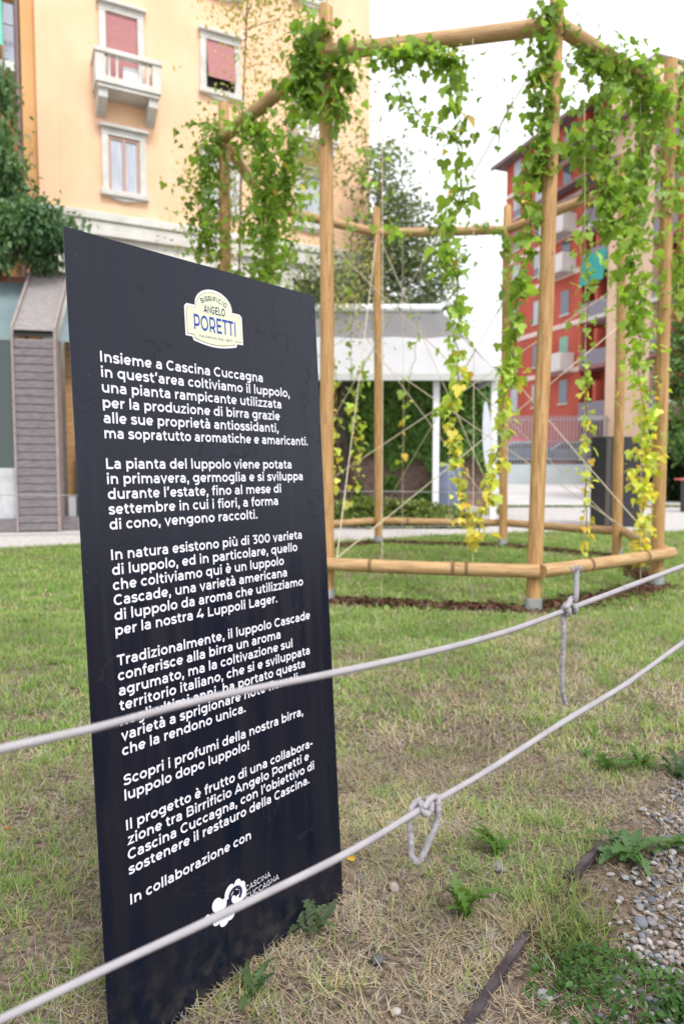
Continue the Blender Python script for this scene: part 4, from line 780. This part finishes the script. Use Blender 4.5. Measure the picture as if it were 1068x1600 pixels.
# badge
def badge_outline(g):
    L_, R_, T_, B_ = .332-g, .526+g, 1.869+g, 1.790-g; cx = .429
    pts = [(L_, B_), (L_, T_-.008), (L_+.008, T_), (.366-g*.3, T_)]
    for i in range(15):
        a = math.pi-math.pi*i/14; pts.append((cx+(.063+g*.6)*math.cos(a)*1.0, T_+.004+(.047+g*.3)*math.sin(a)))
    pts += [(.492+g*.3, T_), (R_-.008, T_), (R_, T_-.008), (R_, B_), (R_-.022, B_), (R_-.026, B_-.010)]
    for i in range(1, 12): t = i/12; pts.append((R_-.026+(L_+.026-R_+.026)*t, B_-.010-.010*math.sin(math.pi*t)))
    pts += [(L_+.026, B_-.010), (L_+.022, B_)]
    return pts[::-1]
bdg = MB(SM).prism(badge_outline(.004), .0004, .0008).build('badge', M_LET, sg)
MB(SM).prism(badge_outline(-.0015), .001, .0013).build('badge_line', M_OLIVE, bdg); MB(SM).prism(badge_outline(-.0035), .0015, .0018).build('badge_field', M_CREAMV, bdg)
mb = MB(SM); wd = [.6, .36, .6, .6, .36, .55, .36, .68, .36, .75]; tot = sum(wd); acc = 0
for ch, wv in zip('BIRRIFICIO', wd):
    a = R(33)*(2*(acc+wv/2)/tot-1); acc += wv; v, f = glyphs(ch, .125); k = .0135/CAP; v = v*np.array([.76, 1, 1]); xm = (v[:, 0].min()+v[:, 0].max())/2
    mb.add([(.429+math.sin(a)*(.0765+q[1]*k)+math.cos(a)*(q[0]-xm)*k, 1.8165+math.cos(a)*(.0765+q[1]*k)-math.sin(a)*(q[0]-xm)*k, .0022+q[2]*.01) for q in v], f)
mb.build('badge_lettering', M_NAVY, bdg); mb = MB(SM)
put(mb, 'ANGELO', .392, 1.8575, .075, cap=.0215, wt=.125, z=.0022); mb.build('badge_lettering', M_NAVY, bdg); mb = MB(SM)
put(mb, 'VALGANNA DAL 1877', .372, 1.7885, .116, cap=.0066, wt=.11, z=.0022, space=.14)
mb.build('badge_lettering', M_NAVY, bdg)
mb = MB(SM); put(mb, 'PORETTI', .357, 1.8065, .146, cap=.042, wt=.115, z=.0022); mb.build('badge_title', M_BLUE, bdg)
# flower emblem
mb = MB(SM)
for (cu_, cv_, a, b, rt) in ((.298, .226, .010, .013, -.3), (.335, .247, .018, .021, .5), (.353, .238, .013, .018, -.5), (.331, .204, .014, .011, 0), (.356, .193, .017, .014, .3), (.378, .264, .015, .021, -.7), (.408, .271, .013, .015, 0), (.423, .259, .013, .014, 0), (.425, .238, .014, .017, 0),
      (.408, .226, .016, .016, 0), (.378, .197, .014, .012, .2), (.392, .236, .008, .012, .3)):
    pts = [(cu_+x*math.cos(rt)-y*math.sin(rt), cv_-.012+x*math.sin(rt)+y*math.cos(rt)) for x, y in ell(18, a, b)]
    mb.add([(x, y, .0006+.00002*len(mb.f)) for x, y in pts], [tuple(range(18))])
em = mb.build('flower_emblem', M_LET, sg)
mb = MB(SM); pts = []
for i in range(16):
    a = R(200-250*i/15); pts.append((.398+.021*math.cos(a), .235+.019*math.sin(a)))
pts = [(.368, .205), (.370, .222)]+pts
for i in range(len(pts)-1):
    (x0, y0), (x1, y1) = pts[i], pts[i+1]; L = math.hypot(x1-x0, y1-y0) or 1; nx, ny = -(y1-y0)/L*.0045, (x1-x0)/L*.0045
    mb.add([(x0-nx, y0-ny, .0016), (x1-nx, y1-ny, .0016), (x1+nx, y1+ny, .0016), (x0+nx, y0+ny, .0016)], [(0, 1, 2, 3)])
mb.build('emblem_swirl', M_NAVY, em)
mb = MB(SM); put(mb, 'CASCINA', .436, .2245, .0965, cap=.0165, wt=.085, shear=.0); put(mb, 'CUCCAGNA', .436, .201, .130, cap=.0165, wt=.085, shear=.0); mb.build('lettering', M_LET, em)

# ------------------------------------------------------------------ ropes
def ropemat():
    m, t, p = newmat('braided_rope'); p.inputs['Roughness'].default_value = .85; p.inputs['Specular IOR Level'].default_value = .2
    co = t.nodes.new('ShaderNodeTexCoord'); v = t.nodes.new('ShaderNodeTexWave'); v.inputs['Scale'].default_value = 150; v.bands_direction = 'DIAGONAL'; v.inputs['Distortion'].default_value = 2; v.inputs['Detail'].default_value = 1
    t.links.new(co.outputs['Object'], v.inputs['Vector']); n = t.nodes.new('ShaderNodeTexNoise'); n.inputs['Scale'].default_value = 22; n.inputs['Detail'].default_value = 7; t.links.new(co.outputs['Object'], n.inputs['Vector'])
    r = t.nodes.new('ShaderNodeValToRGB'); r.color_ramp.elements[0].position = .1; r.color_ramp.elements[1].position = .8; r.color_ramp.elements[0].color = (.19, .18, .195, 1); r.color_ramp.elements[1].color = (.45, .43, .45, 1)
    ad = t.nodes.new('ShaderNodeMath'); ad.operation = 'MULTIPLY_ADD'; ad.inputs[1].default_value = .55; t.links.new(v.outputs['Fac'], ad.inputs[0])
    m2 = t.nodes.new('ShaderNodeMath'); m2.operation = 'MULTIPLY'; m2.inputs[1].default_value = .45; t.links.new(n.outputs['Fac'], m2.inputs[0]); t.links.new(m2.outputs[0], ad.inputs[2])
    t.links.new(ad.outputs[0], r.inputs[0]); t.links.new(r.outputs[0], p.inputs['Base Color'])
    b = t.nodes.new('ShaderNodeBump'); b.inputs['Strength'].default_value = .35; b.inputs['Distance'].default_value = .0015; t.links.new(v.outputs['Fac'], b.inputs['Height']); t.links.new(b.outputs[0], p.inputs['Normal'])
    return m
M_ROPE = ropemat(); M_ROPEG = mat('grey_worn_rope', (.20, .19, .20), (.36, .35, .37), rough=.9, scale=120, bump=.8, bscale=200, bdist=.002)
RA = Vector((-.39, .78, 0)); RD = Vector((1.166, .77, 0))
def rope_pt(px, py):        # on the vertical plane of the rope line
    k = (px-534)/FPX; t = (k*RA.y-RA.x)/(RD.x-k*RD.y)
    for _ in range(4):
        d = ray(px, py); n = Vector((RD.y, -RD.x, 0)); s = (RA-Vector(_C)).dot(n)/Vector(d).dot(n)
    return Vector(_C)+Vector(d)*s
def spline(pts, k=8):
    pts = [Vector(p) for p in pts]; out = []
    for i in range(len(pts)-1):
        p0, p1, p2, p3 = pts[max(i-1, 0)], pts[i], pts[i+1], pts[min(i+2, len(pts)-1)]
        for j in range(k):
            t = j/k; out.append(.5*((2*p1)+(p2-p0)*t+(2*p0-5*p1+4*p2-p3)*t*t+(3*p1-p0-3*p2+p3)*t**3))
    return out+[pts[-1]]
def braid(pts, rad, step=.0011, seg=18, amp=.085, pitch=.0105):
    A = np.array([list(p) for p in pts]); d = np.concatenate([[0], np.cumsum(np.linalg.norm(np.diff(A, axis=0), axis=1))]); n = max(6, int(d[-1]/step)); ts = np.linspace(0, d[-1], n)
    L = np.stack([np.interp(ts, d, A[:, i]) for i in range(3)], axis=1)
    for _ in range(6): L[1:-1] = (L[:-2]+2*L[1:-1]+L[2:])/4
    T = np.gradient(L, axis=0); T /= np.linalg.norm(T, axis=1, keepdims=True); ref = np.array([.3, .2, 1.]); nr = np.empty_like(T); cur = ref-T[0]*(ref@T[0]); cur /= np.linalg.norm(cur)
    for i in range(n): cur = cur-T[i]*(cur@T[i]); cur /= np.linalg.norm(cur); nr[i] = cur
    B = np.cross(T, nr); th = np.arange(seg)*2*math.pi/seg; ph = ts*2*math.pi/pitch
    h = np.sin(3*th[None]+ph[:, None])*np.sin(3*th[None]-ph[:, None]); wob = 1+.05*np.sin(ts*9+rad*1e4)+.03*np.sin(ts*31)
    rr = rad*wob[:, None]*(1+amp*h); V = L[:, None]+rr[..., None]*(nr[:, None]*np.cos(th)[None, :, None]+B[:, None]*np.sin(th)[None, :, None])
    m = MB(); m.v = [tuple(v) for v in V.reshape(-1, 3)]; m.f = [(i*seg+k, i*seg+(k+1) % seg, (i+1)*seg+(k+1) % seg, (i+1)*seg+k) for i in range(n-1) for k in range(seg)]+[tuple(range(seg-1, -1, -1)), tuple((n-1)*seg+k for k in range(seg))]
    return m
def wrap(c, L, turns, rad, a0, sgn=1, n=40):
    return [kp(c, L*(i/n-.5), rad*math.sin(a0+sgn*turns*6.283*i/n), rad*math.cos(a0+sgn*turns*6.283*i/n)) for i in range(n+1)]
def rope(label, pxs, rad):
    P = [rope_pt(*p) for p in pxs]; e0 = P[0]+(P[0]-P[1]).normalized()*.8; e1 = P[-1]+(P[-1]-P[-2]).normalized()*2.2
    root = thing('barrier_rope', label, 'rope', P[len(P)//2], 'barrier ropes before the board')
    braid(spline([e0]+P+[e1], 20), rad).build('rope', M_ROPE, root, smooth=True); return root
r1 = rope('upper pale barrier rope with a knot and a dangling grey tail', [(0, 1171), (150, 1137), (330, 1090), (530, 1050), (700, 1012), (800, 984), (890, 951), (980, 917), (1068, 884)], .0052)
r2 = rope('lower pale barrier rope with a knotted drooping loop', [(0, 1594), (170, 1512), (330, 1437), (535, 1337), (660, 1263), (760, 1205), (880, 1128), (980, 1067), (1068, 1003)], .0054)
tv = RD.normalized(); nv = Vector((RD.y, -RD.x, 0)).normalized(); zv = Vector((0, 0, 1))
def kp(c, a, b, d): return c+tv*a+zv*b+nv*d
RV = (rope_pt(980, 917)-rope_pt(800, 984)).normalized()
def kp(c, a, b, d): return c+RV*a+zv*b+nv*d
c1 = rope_pt(888, 951)
k1 = braid(spline([kp(c1, .014, .074, .006), kp(c1, .010, .045, .009), kp(c1, .006, .020, .011)]+wrap(c1, .034, 1.6, .0102, 1.2, -1, 16)[::-1]+[kp(c1, -.018, .010, .010), kp(c1, .0, .019, .004), kp(c1, .018, .013, -.006), kp(c1, .016, -.006, -.011)], 6), .0050).build('knot', M_ROPE, r1, smooth=True)
fr = MB()
for i in range(26):
    a = rng.normal(0, 1, 3)*.006; fr.tube([kp(c1, .014+a[0]*.4, .072, .006+a[2]*.4), kp(c1, .015+a[0], .078+abs(a[1])*.5, .006+a[2])], .0011, 4)
fr.build('frayed_end', M_ROPE, k1)
braid(spline([kp(c1, -.004, .004, -.010), kp(c1, -.012, -.014, -.004), kp(c1, -.016, -.05, .002), kp(c1, -.019, -.10, .003), kp(c1, -.020, -.145, .003), kp(c1, -.012, -.175, .002), kp(c1, -.004, -.19, .0)], 8), .0046).build('tail', M_ROPEG, r1, smooth=True)
RV = (rope_pt(760, 1205)-rope_pt(535, 1337)).normalized(); c2 = rope_pt(668, 1260)
braid(spline([kp(c2, -.010, -.004, .013)]+wrap(c2, .034, 2.1, .0104, .3, 1, 20)+[kp(c2, .014, .013, .004), kp(c2, -.004, .017, .009), kp(c2, -.018, .010, .011)], 6), .0052).build('knot', M_ROPE, r2, smooth=True)
braid(spline([kp(c2, .012, .006, .012), kp(c2, .012, -.014, .013), kp(c2, .006, -.036, .012), kp(c2, -.010, -.060, .010), kp(c2, -.020, -.078, .008), kp(c2, -.026, -.084, .005)], 8), .0052).build('loop', M_ROPEG, r2, smooth=True)
braid(spline([kp(c2, -.008, .012, -.010), kp(c2, -.026, .006, -.011), kp(c2, -.033, -.018, -.009), kp(c2, -.034, -.046, -.004), kp(c2, -.036, -.068, .0), kp(c2, -.031, -.080, .004)], 8), .0050).build('loop', M_ROPEG, r2, smooth=True)
# thin boundary ropes across the back of the lawn
for z, lab in ((.92, 'upper thin white rope strung along the back lawn edge'), (.20, 'lower thin white rope strung along the back lawn edge')):
    pts = [Vector((x, float(lawn_edge(x))+.05, z+.04*math.cos(x*.9)-(0 if x < 3 else .0))) for x in np.linspace(-11, 3.4, 24)]
    tag(MB().tube(pts, .008, 6).build('boundary_rope', M_ROPE, loc=pts[12]), lab, 'rope', 'boundary ropes')

# ------------------------------------------------------------------ edging boards, weeds, stones
M_EDGE = mat('dark_edging_wood', (.030, .022, .025), (.08, .062, .068), rough=.85, scale=6, stretch=(2, 2, 6), bump=.3)
def board(a, b, h, lab):
    a = Vector((*a, 0)); b = Vector((*b, 0)); d = (b-a); L = d.length; M = Matrix.Translation(a) @ Matrix.Rotation(math.atan2(d.y, d.x), 4, 'Z')
    n = 8; mb = MB(M); v = []
    for i in range(n+1):
        x = L*i/n; hh = h+rng.normal(0, .002); w = .011
        v += [(x, -w, -.05), (x, w, -.05), (x, w, hh), (x, -w, hh)]
    f = [(0, 1, 2, 3), tuple(4*n+q for q in (3, 2, 1, 0))]
    for i in range(n): 
        for q in range(4): f.append((4*i+q, 4*i+4+q, 4*i+4+(q+1) % 4, 4*i+(q+1) % 4))
    mb.add(v, f); tag(mb.build('edging_board', M_EDGE, loc=a, bevel=.002), lab, 'edging board', 'edging boards along the gravel')
board((.06, 1.29), (.62, 2.06), .032, 'dark timber edging board at the bare soil corner'); board((.79, 2.26), (.97, 2.46), .04, 'short dark edging board beside the jagged dandelion leaves')
# pebbles
ICO = []
def pebble_template(seed):
    r_ = np.random.default_rng(seed); v = []; f = []
    nl, ns = 5, 8
    v.append((0, 0, -.5))
    for i in range(1, nl):
        ph = -math.pi/2+math.pi*i/nl
        for k in range(ns): v.append((.5*math.cos(ph)*math.cos(6.283*k/ns), .5*math.cos(ph)*math.sin(6.283*k/ns), .5*math.sin(ph)))
    v.append((0, 0, .5)); v = [tuple(np.array(p)*(1+r_.normal(0, .05))) for p in v]
    for k in range(ns): f.append((0, 1+(k+1) % ns, 1+k))
    for i in range(nl-2):
        for k in range(ns): f.append((1+i*ns+k, 1+i*ns+(k+1) % ns, 1+(i+1)*ns+(k+1) % ns, 1+(i+1)*ns+k))
    for k in range(ns): f.append((1+(nl-2)*ns+k, 1+(nl-2)*ns+(k+1) % ns, len(v)-1))
    return v, f
PV, PF = pebble_template(3)
M_PEB = leafmat('pebble_stone', 0, .75, .3)
n = 14000; x = rng.uniform(.3, 2.6, n); y = rng.uniform(1.2, 3.9, n); de = right_of_edge(x, y); thr = np.interp(y, [1.6, 1.9, 2.3, 3.0], [.37, .27, .12, .07])
dens = np.clip((de-thr)/.16, .04, 1)*(de > .03); keep = (rng.random(n) < dens) & (x < y*.5+.35); x, y = x[keep], y[keep]; n = len(x)
pal = np.array([(.22, .22, .23), (.14, .145, .165), (.27, .25, .24), (.20, .155, .135), (.10, .105, .125), (.33, .315, .31)])
dr = rng.normal(0, 1, (n, 3)); dr[:, 2] *= .15; sc = np.column_stack([rng.uniform(.009, .026, n), rng.uniform(.012, .034, n), rng.uniform(.008, .016, n)])*np.where(rng.random((n, 1)) < .08, 1.35, 1)
tag(scatter('gravel', PV, PF, rot_dir(dr), np.column_stack([x, y, .008+rng.random(n)*.01]), sc, pal[rng.integers(0, 6, n)]*rng.uniform(.8, 1.15, (n, 1)), M_PEB, smooth=True), 'grey rounded gravel beside the edging boards', 'gravel', kind='stuff')
STN = [(615, 1392, .035, 'pale'), (600, 1408, .032, 'brown'), (777, 1360, .045, 'grey'), (618, 1587, .024, 'white'), (677, 1290, .03, 'dark grey'), (783, 1362, .036, 'flat grey'), (850, 1562, .04, 'speckled white'), (1000, 1447, .045, 'long blue grey'), (590, 1505, .035, 'dusty brown')]
lbl = ['pale oval stone in dry grass near the board foot', 'small brown stone lying close to the board foot', 'rounded grey stone in the dry lawn by a weed', 'white stone at the lawn foreground edge', 'dark grey stone under the drooping rope loop', 'flat grey stone in the dry lawn above the weeds', 'speckled white stone on the bare soil', 'long blue grey stone at the gravel edge', 'dusty brown stone sunk in the bare lawn patch']
cc = {'p': (.27, .24, .22), 'b': (.16, .11, .09), 'g': (.18, .18, .185), 'w': (.36, .34, .33), 'd': (.10, .095, .10), 'f': (.19, .175, .165), 's': (.29, .285, .29), 'l': (.14, .15, .18)}
for (px, py, s, cn), lb in zip(STN, lbl):
    p = at_z(px, py); q = np.array([[p.x, p.y, .012]])
    tag(scatter('stone', PV, PF, rot_dir(np.array([[rng.normal(), rng.normal(), .05]])), q, np.array([[s, s*1.3, s*.62]]), np.array([cc[cn[0]]]), M_PEB, loc=(p.x, p.y, 0), smooth=True), lb, 'stone', 'stones lying in the dry grass')

# leafy weeds
DAND_V, DAND_F = [], []
def jag():
    n = 15; L = []
    for i in range(n):
        t = i/(n-1); wv = (.15*math.sin(math.pi*(t**1.3*.86+.08))+.012)*(1.15 if i % 2 else .38); L.append((t, wv))
    c = lambda t: .24*math.sin(t*2.7)
    v = [(0, t, c(t)) for t, _ in L]+[(wv, t-.045*(i % 2), c(t)+.04*(wv > .06)) for i, (t, wv) in enumerate(L)]+[(-wv, t-.045*(i % 2), c(t)+.04*(wv > .06)) for i, (t, wv) in enumerate(L)]
    f = []
    for i in range(n-1): f += [(i, n+i, n+i+1, i+1), (i+1, 2*n+i+1, 2*n+i, i)]
    return v, f
DAND_V, DAND_F = jag()
def rosette(px, py, k, L, lab, c1, c2, pitch=(.1, .7)):
    p = at_z(px, py); yaw = np.sort(rng.random(k)*6.28); pit = rng.uniform(*pitch, k); dr = np.stack([np.cos(yaw)*np.cos(pit), np.sin(yaw)*np.cos(pit), np.sin(pit)], axis=1)
    cv = rng.random((k, 1)); root = thing('weed', lab, 'weed', (p.x, p.y, 0), 'weeds growing in the lawn and gravel')
    scatter('leaves', DAND_V, DAND_F, rot_dir(dr, rng.normal(0, .3, k)), np.tile(np.array([[p.x, p.y, .005]]), (k, 1))+rng.normal(0, .012, (k, 3))*np.array([1, 1, .2]), L*rng.uniform(.55, 1.1, k), np.array(c1)*(1-cv)+np.array(c2)*cv, M_LEAF, root)
G1, G2 = (.065, .14, .045), (.14, .25, .08)
rosette(985, 1345, 20, .17, 'large jagged dandelion rosette at the end of the edging board', G1, (.12, .22, .09), (.0, .45))
rosette(1040, 1330, 12, .12, 'dandelion rosette among the gravel at the frame edge', G1, G2); rosette(1055, 1215, 14, .13, 'dark broad weed beside the upper gravel edge', (.03, .07, .02), G1)
rosette(775, 1335, 13, .12, 'small bright weed in the middle of the dry lawn', (.06, .13, .02), (.13, .24, .05), (.3, 1.1)); rosette(722, 1430, 11, .12, 'upright bright weed near the soil corner', (.06, .13, .02), (.12, .22, .05), (.3, 1.2))
rosette(945, 1205, 16, .11, 'low clump of weed leaves on the dry lawn below the rope', (.05, .11, .02), (.10, .20, .05), (.2, .9)); rosette(1000, 1200, 14, .11, 'second weed clump on the dry lawn nearer the gravel', (.05, .11, .02), (.10, .20, .05), (.2, .9))
rosette(480, 1460, 16, .10, 'grey green weed at the foot of the black board', (.06, .10, .05), (.13, .18, .09), (.2, .9)); rosette(395, 1560, 10, .09, 'tiny weed sprouting under the black board', (.05, .10, .04), (.12, .18, .08)); rosette(915, 1185, 8, .08, 'little weed next to the low weed clump under the lower rope', G1, G2)
def bush(lab, cx, cy, rx, ry, h, n, size, c1, c2, tv=OVAL_V, tf=OVAL_F, name='weed', pit=(-.9, .5)):
    root = thing(name, lab, 'weed', (cx, cy, 0), 'weeds growing in the lawn and gravel'); a = rng.random(n)*6.28; r_ = np.sqrt(rng.random(n))
    x = cx+rx*r_*np.cos(a); y = cy+ry*r_*np.sin(a); z = (.2+.8*rng.random(n))*h*(1-.75*r_**2)*(.6+.8*vnoise(x, y, .06, 9))
    yaw = rng.random(n)*6.28; p_ = rng.uniform(*pit, n); dr = np.stack([np.cos(yaw)*np.cos(p_), np.sin(yaw)*np.cos(p_), -np.sin(p_)], axis=1); cv = rng.random((n, 1))*.5+.5*vnoise(x, y, .05, 10)[:, None]
    scatter('leaves', tv, tf, rot_dir(dr, rng.normal(0, .4, n)), np.column_stack([x, y, z]), size*rng.uniform(.6, 1.3, n), np.array(c1)*(1-cv)+np.array(c2)*cv, M_LEAF, root)
    st = MB()
    for i in range(24):
        j = rng.integers(0, n); st.tube([(cx+(x[j]-cx)*.5, cy+(y[j]-cy)*.5, 0), (x[j], y[j], max(.01, z[j]))], .0015, 4)
    st.build('stem', mat('green_stem', (.08, .13, .04), rough=.7), root)
q = at_z(950, 1560); bush('dense bushy dark green weed in the gravel corner', q.x+.01, q.y+.0, .23, .17, .10, 680, .024, (.03, .085, .02), (.10, .21, .05))
q = at_z(880, 1530); bush('low clover like weed spreading behind the edging board', q.x+.04, q.y+.03, .13, .12, .05, 260, .022, (.05, .11, .03), (.14, .26, .07))
q = at_z(1062, 1600); bush('small leafy weed at the gravel corner edge', q.x+.02, q.y, .07, .07, .06, 240, .028, (.03, .085, .02), (.10, .2, .05))
BLADE_V = [(-.5, 0, 0), (.5, 0, 0), (-.42, .36, .05), (.42, .36, .05), (-.28, .72, .17), (.28, .72, .17), (0, 1, .34)]
BLADE_F = [(0, 1, 3, 2), (2, 3, 5, 4), (4, 5, 6)]
def tuft(lab, px, py, n, L, spread, c1, c2, wd=.004):
    p = at_z(px, py); yaw = rng.random(n)*6.28; pit = rng.uniform(.3, 1.35, n); dr = np.stack([np.cos(yaw)*np.cos(pit), np.sin(yaw)*np.cos(pit), np.sin(pit)], axis=1); cv = rng.random((n, 1))
    pos = np.array([[p.x, p.y, .002]])+np.column_stack([rng.normal(0, spread, n), rng.normal(0, spread, n), np.zeros(n)])
    Lh = L*rng.uniform(.5, 1.2, n)
    tag(scatter('grass_tuft', BLADE_V, BLADE_F, rot_dir(dr, None, None) , pos, np.column_stack([np.full(n, wd)*rng.uniform(.7, 1.3, n), Lh, -Lh*.8]), np.array(c1)*(1-cv)+np.array(c2)*cv, M_GRASS, loc=(p.x, p.y, 0)), lab, 'grass tuft', 'grass tufts by the gravel')
tuft('coarse leaning grass tuft growing over the edging line', 905, 1460, 170, .115, .055, (.07, .12, .03), (.20, .26, .07), .005); tuft('long green grass tuft above the bushy weed', 880, 1490, 130, .11, .05, (.06, .11, .03), (.22, .27, .08), .005)
tuft('dry pale grass tuft hanging over the edging board', 835, 1465, 110, .12, .05, (.30, .24, .13), (.42, .35, .21), .003); tuft('sparse grass tuft near the dark edging board end', 880, 1400, 120, .09, .05, (.12, .15, .05), (.26, .26, .1), .004)
# fallen yellow leaf
p = at_z(546, 1352); tag(scatter('fallen_leaf', LEAF_V, LEAF_F, rot_dir(np.array([[.6, .8, .1]])), np.array([[p.x, p.y, .02]]), np.array([.035]), np.array([[.62, .40, .05]]), M_LEAF, loc=(p.x, p.y, 0)), 'single fallen yellow leaf beside the black board', 'leaf')
p = at_z(2, 1302); tag(scatter('fallen_leaf', OVAL_V, OVAL_F, rot_dir(np.array([[.9, .2, .1]])), np.array([[p.x, p.y, .015]]), np.array([.04]), np.array([[.45, .12, .03]]), M_LEAF, loc=(p.x, p.y, 0)), 'single fallen orange leaf on the lawn near the frame edge', 'leaf')

# ------------------------------------------------------------------ grass
def field(n, y0, y1, margin, tuft):
    k = n//10 if tuft else n
    y = np.sqrt(rng.random(k)*((y1+.6)**2-(y0+.6)**2)+(y0+.6)**2)-.6; x = rng.uniform(-1, 1, k)*(y*.52+margin)
    if not tuft: return x, y, rng.random(n)*6.28
    i = rng.integers(0, k, n); r_ = np.abs(rng.normal(0, tuft, n))*(.4+1.2*rng.random(k)[i]); a = rng.random(n)*6.28
    return x[i]+r_*np.cos(a), y[i]+r_*np.sin(a), a+rng.normal(0, .7, n)
def greenness(x, y):
    g = vnoise(x, y, .22, 11)*.4+vnoise(x, y, .7, 12)*.5+vnoise(x, y, .07, 13)*.25
    base = np.interp(y, [1, 2, 3, 4.2, 5.5, 7, 14], [.29, .36, .43, .62, .79, .88, .9])
    base = base+.16*np.clip(-x/1.2, 0, 1)*np.clip((y-1.6)/1.0, 0, 1)-.16*np.clip((x-.0)/.8, 0, 1)*np.clip((5-y)/1.5, 0, 1)
    return np.clip(base+(g-.575)*2.5, 0, 1)
def grass(name, lab, n, y0, y1, margin, wd, Lr, flat, kind, tuft=0):
    x, y, yaw = field(n, y0, y1, margin, tuft); g = greenness(x, y); de = right_of_edge(x, y)
    inside = ((de < -.01) | (y > 4.6)) & (y < lawn_edge(x)+rng.normal(0, .08, n))
    # keep mulch lines and the sign foot clear
    if kind == 'green': keep = inside & (rng.random(n) < .12+.88*g)
    else: keep = (inside | ((de < .45) & (rng.random(n) < .5)) | ((de < 1.2) & (rng.random(n) < .26))) & (y < lawn_edge(x)) & (rng.random(n) < .25+.75*(1-g))
    dm = np.full(n, 9.)
    for i in range(8):
        a = P[i]; b = P[(i+1) % 8]; ab = b-a; t = np.clip(((x-a[0])*ab[0]+(y-a[1])*ab[1])/(ab@ab), 0, 1); dm = np.minimum(dm, np.hypot(x-a[0]-ab[0]*t, y-a[1]-ab[1]*t))
    keep &= rng.random(n) < np.clip((dm-.06)/.12, .08, 1)
    bare = vnoise(x, y, .16, 21)*.6+vnoise(x, y, .05, 22)*.4; keep &= (bare < np.interp(y, [1.2, 2.5, 4, 6], [.60, .62, .70, .8])) | (rng.random(n) < .22)
    x, y, g, yaw = x[keep], y[keep], g[keep], yaw[keep]; n = len(x)
    pit = rng.uniform(*flat, n); dr = np.stack([np.cos(yaw)*np.cos(pit), np.sin(yaw)*np.cos(pit), np.sin(pit)], axis=1)
    L = rng.uniform(*Lr, n)*(.7+.6*vnoise(x, y, .12, 15)); cv = np.clip(rng.random(n)*.6+vnoise(x, y, .3, 16)*.5-.05, 0, 1)[:, None]
    if kind == 'green':
        col = np.array([.11, .235, .045])*(1-cv)+np.array([.32, .455, .13])*cv
        ol = rng.random(n) < .25*(1-g)+.06; col[ol] = np.array([.52, .46, .22])*rng.uniform(.7, 1.2, (ol.sum(), 1))
    else: col = np.array([.13, .095, .062])*(1-cv)+np.array([.62, .50, .335])*cv; gr = rng.random(n) < .3; col[gr] = col[gr].mean(axis=1, keepdims=True)*np.array([1.06, 1, .93])
    z = rng.random(n)*.006 if kind == 'green' else .002+rng.random(n)*.016
    sc = np.column_stack([wd*rng.uniform(.6, 1.4, n), L, (-L*rng.uniform(.2, 1.1, n)) if kind == 'green' else L*rng.normal(0, .3, n)])
    o = scatter(name, BLADE_V, BLADE_F, rot_dir(dr), np.column_stack([x, y, z]), sc, col, M_GRASS if kind == 'green' else M_DRY); tag(o, lab, 'grass', kind='stuff')
grass('grass', 'short green grass in the near lawn', 90000, .95, 3.3, .35, .0024, (.02, .06), (.35, 1.4), 'green', .02)
grass('grass', 'green grass of the middle lawn', 150000, 3.3, 6.6, .6, .004, (.025, .065), (.35, 1.4), 'green', .03)
grass('grass', 'green grass under and behind the pergola', 170000, 6.6, 15.5, 1.2, .009, (.03, .085), (.35, 1.4), 'green', .06)
grass('dry_grass', 'dead straw lying on the near lawn', 95000, .95, 3.3, .35, .0019, (.02, .075), (-.05, .6), 'dry')
grass('dry_grass', 'dead straw in the middle lawn', 110000, 3.3, 6.6, .6, .0036, (.03, .075), (.0, .9), 'dry')
grass('dry_grass', 'dead straw in the far lawn', 60000, 6.6, 15, 1.2, .008, (.04, .09), (.1, 1.0), 'dry')
# verge strip of grass between gravel and paving
n = 2500; x = rng.uniform(4.5, 22, n); y = rng.normal(24.6, .18, n); yaw = rng.random(n)*6.28; dr = np.stack([np.cos(yaw)*.5, np.sin(yaw)*.5, np.full(n, .8)], axis=1); cv = rng.random((n, 1))
tag(scatter('grass', BLADE_V, BLADE_F, rot_dir(dr), np.column_stack([x, y, np.zeros(n)]), np.column_stack([np.full(n, .03), np.full(n, .12), np.full(n, -.08)]), np.array([.07, .12, .03])*(1-cv)+np.array([.2, .24, .08])*cv, M_GRASS), 'grass verge between gravel and paving', 'grass', kind='stuff')
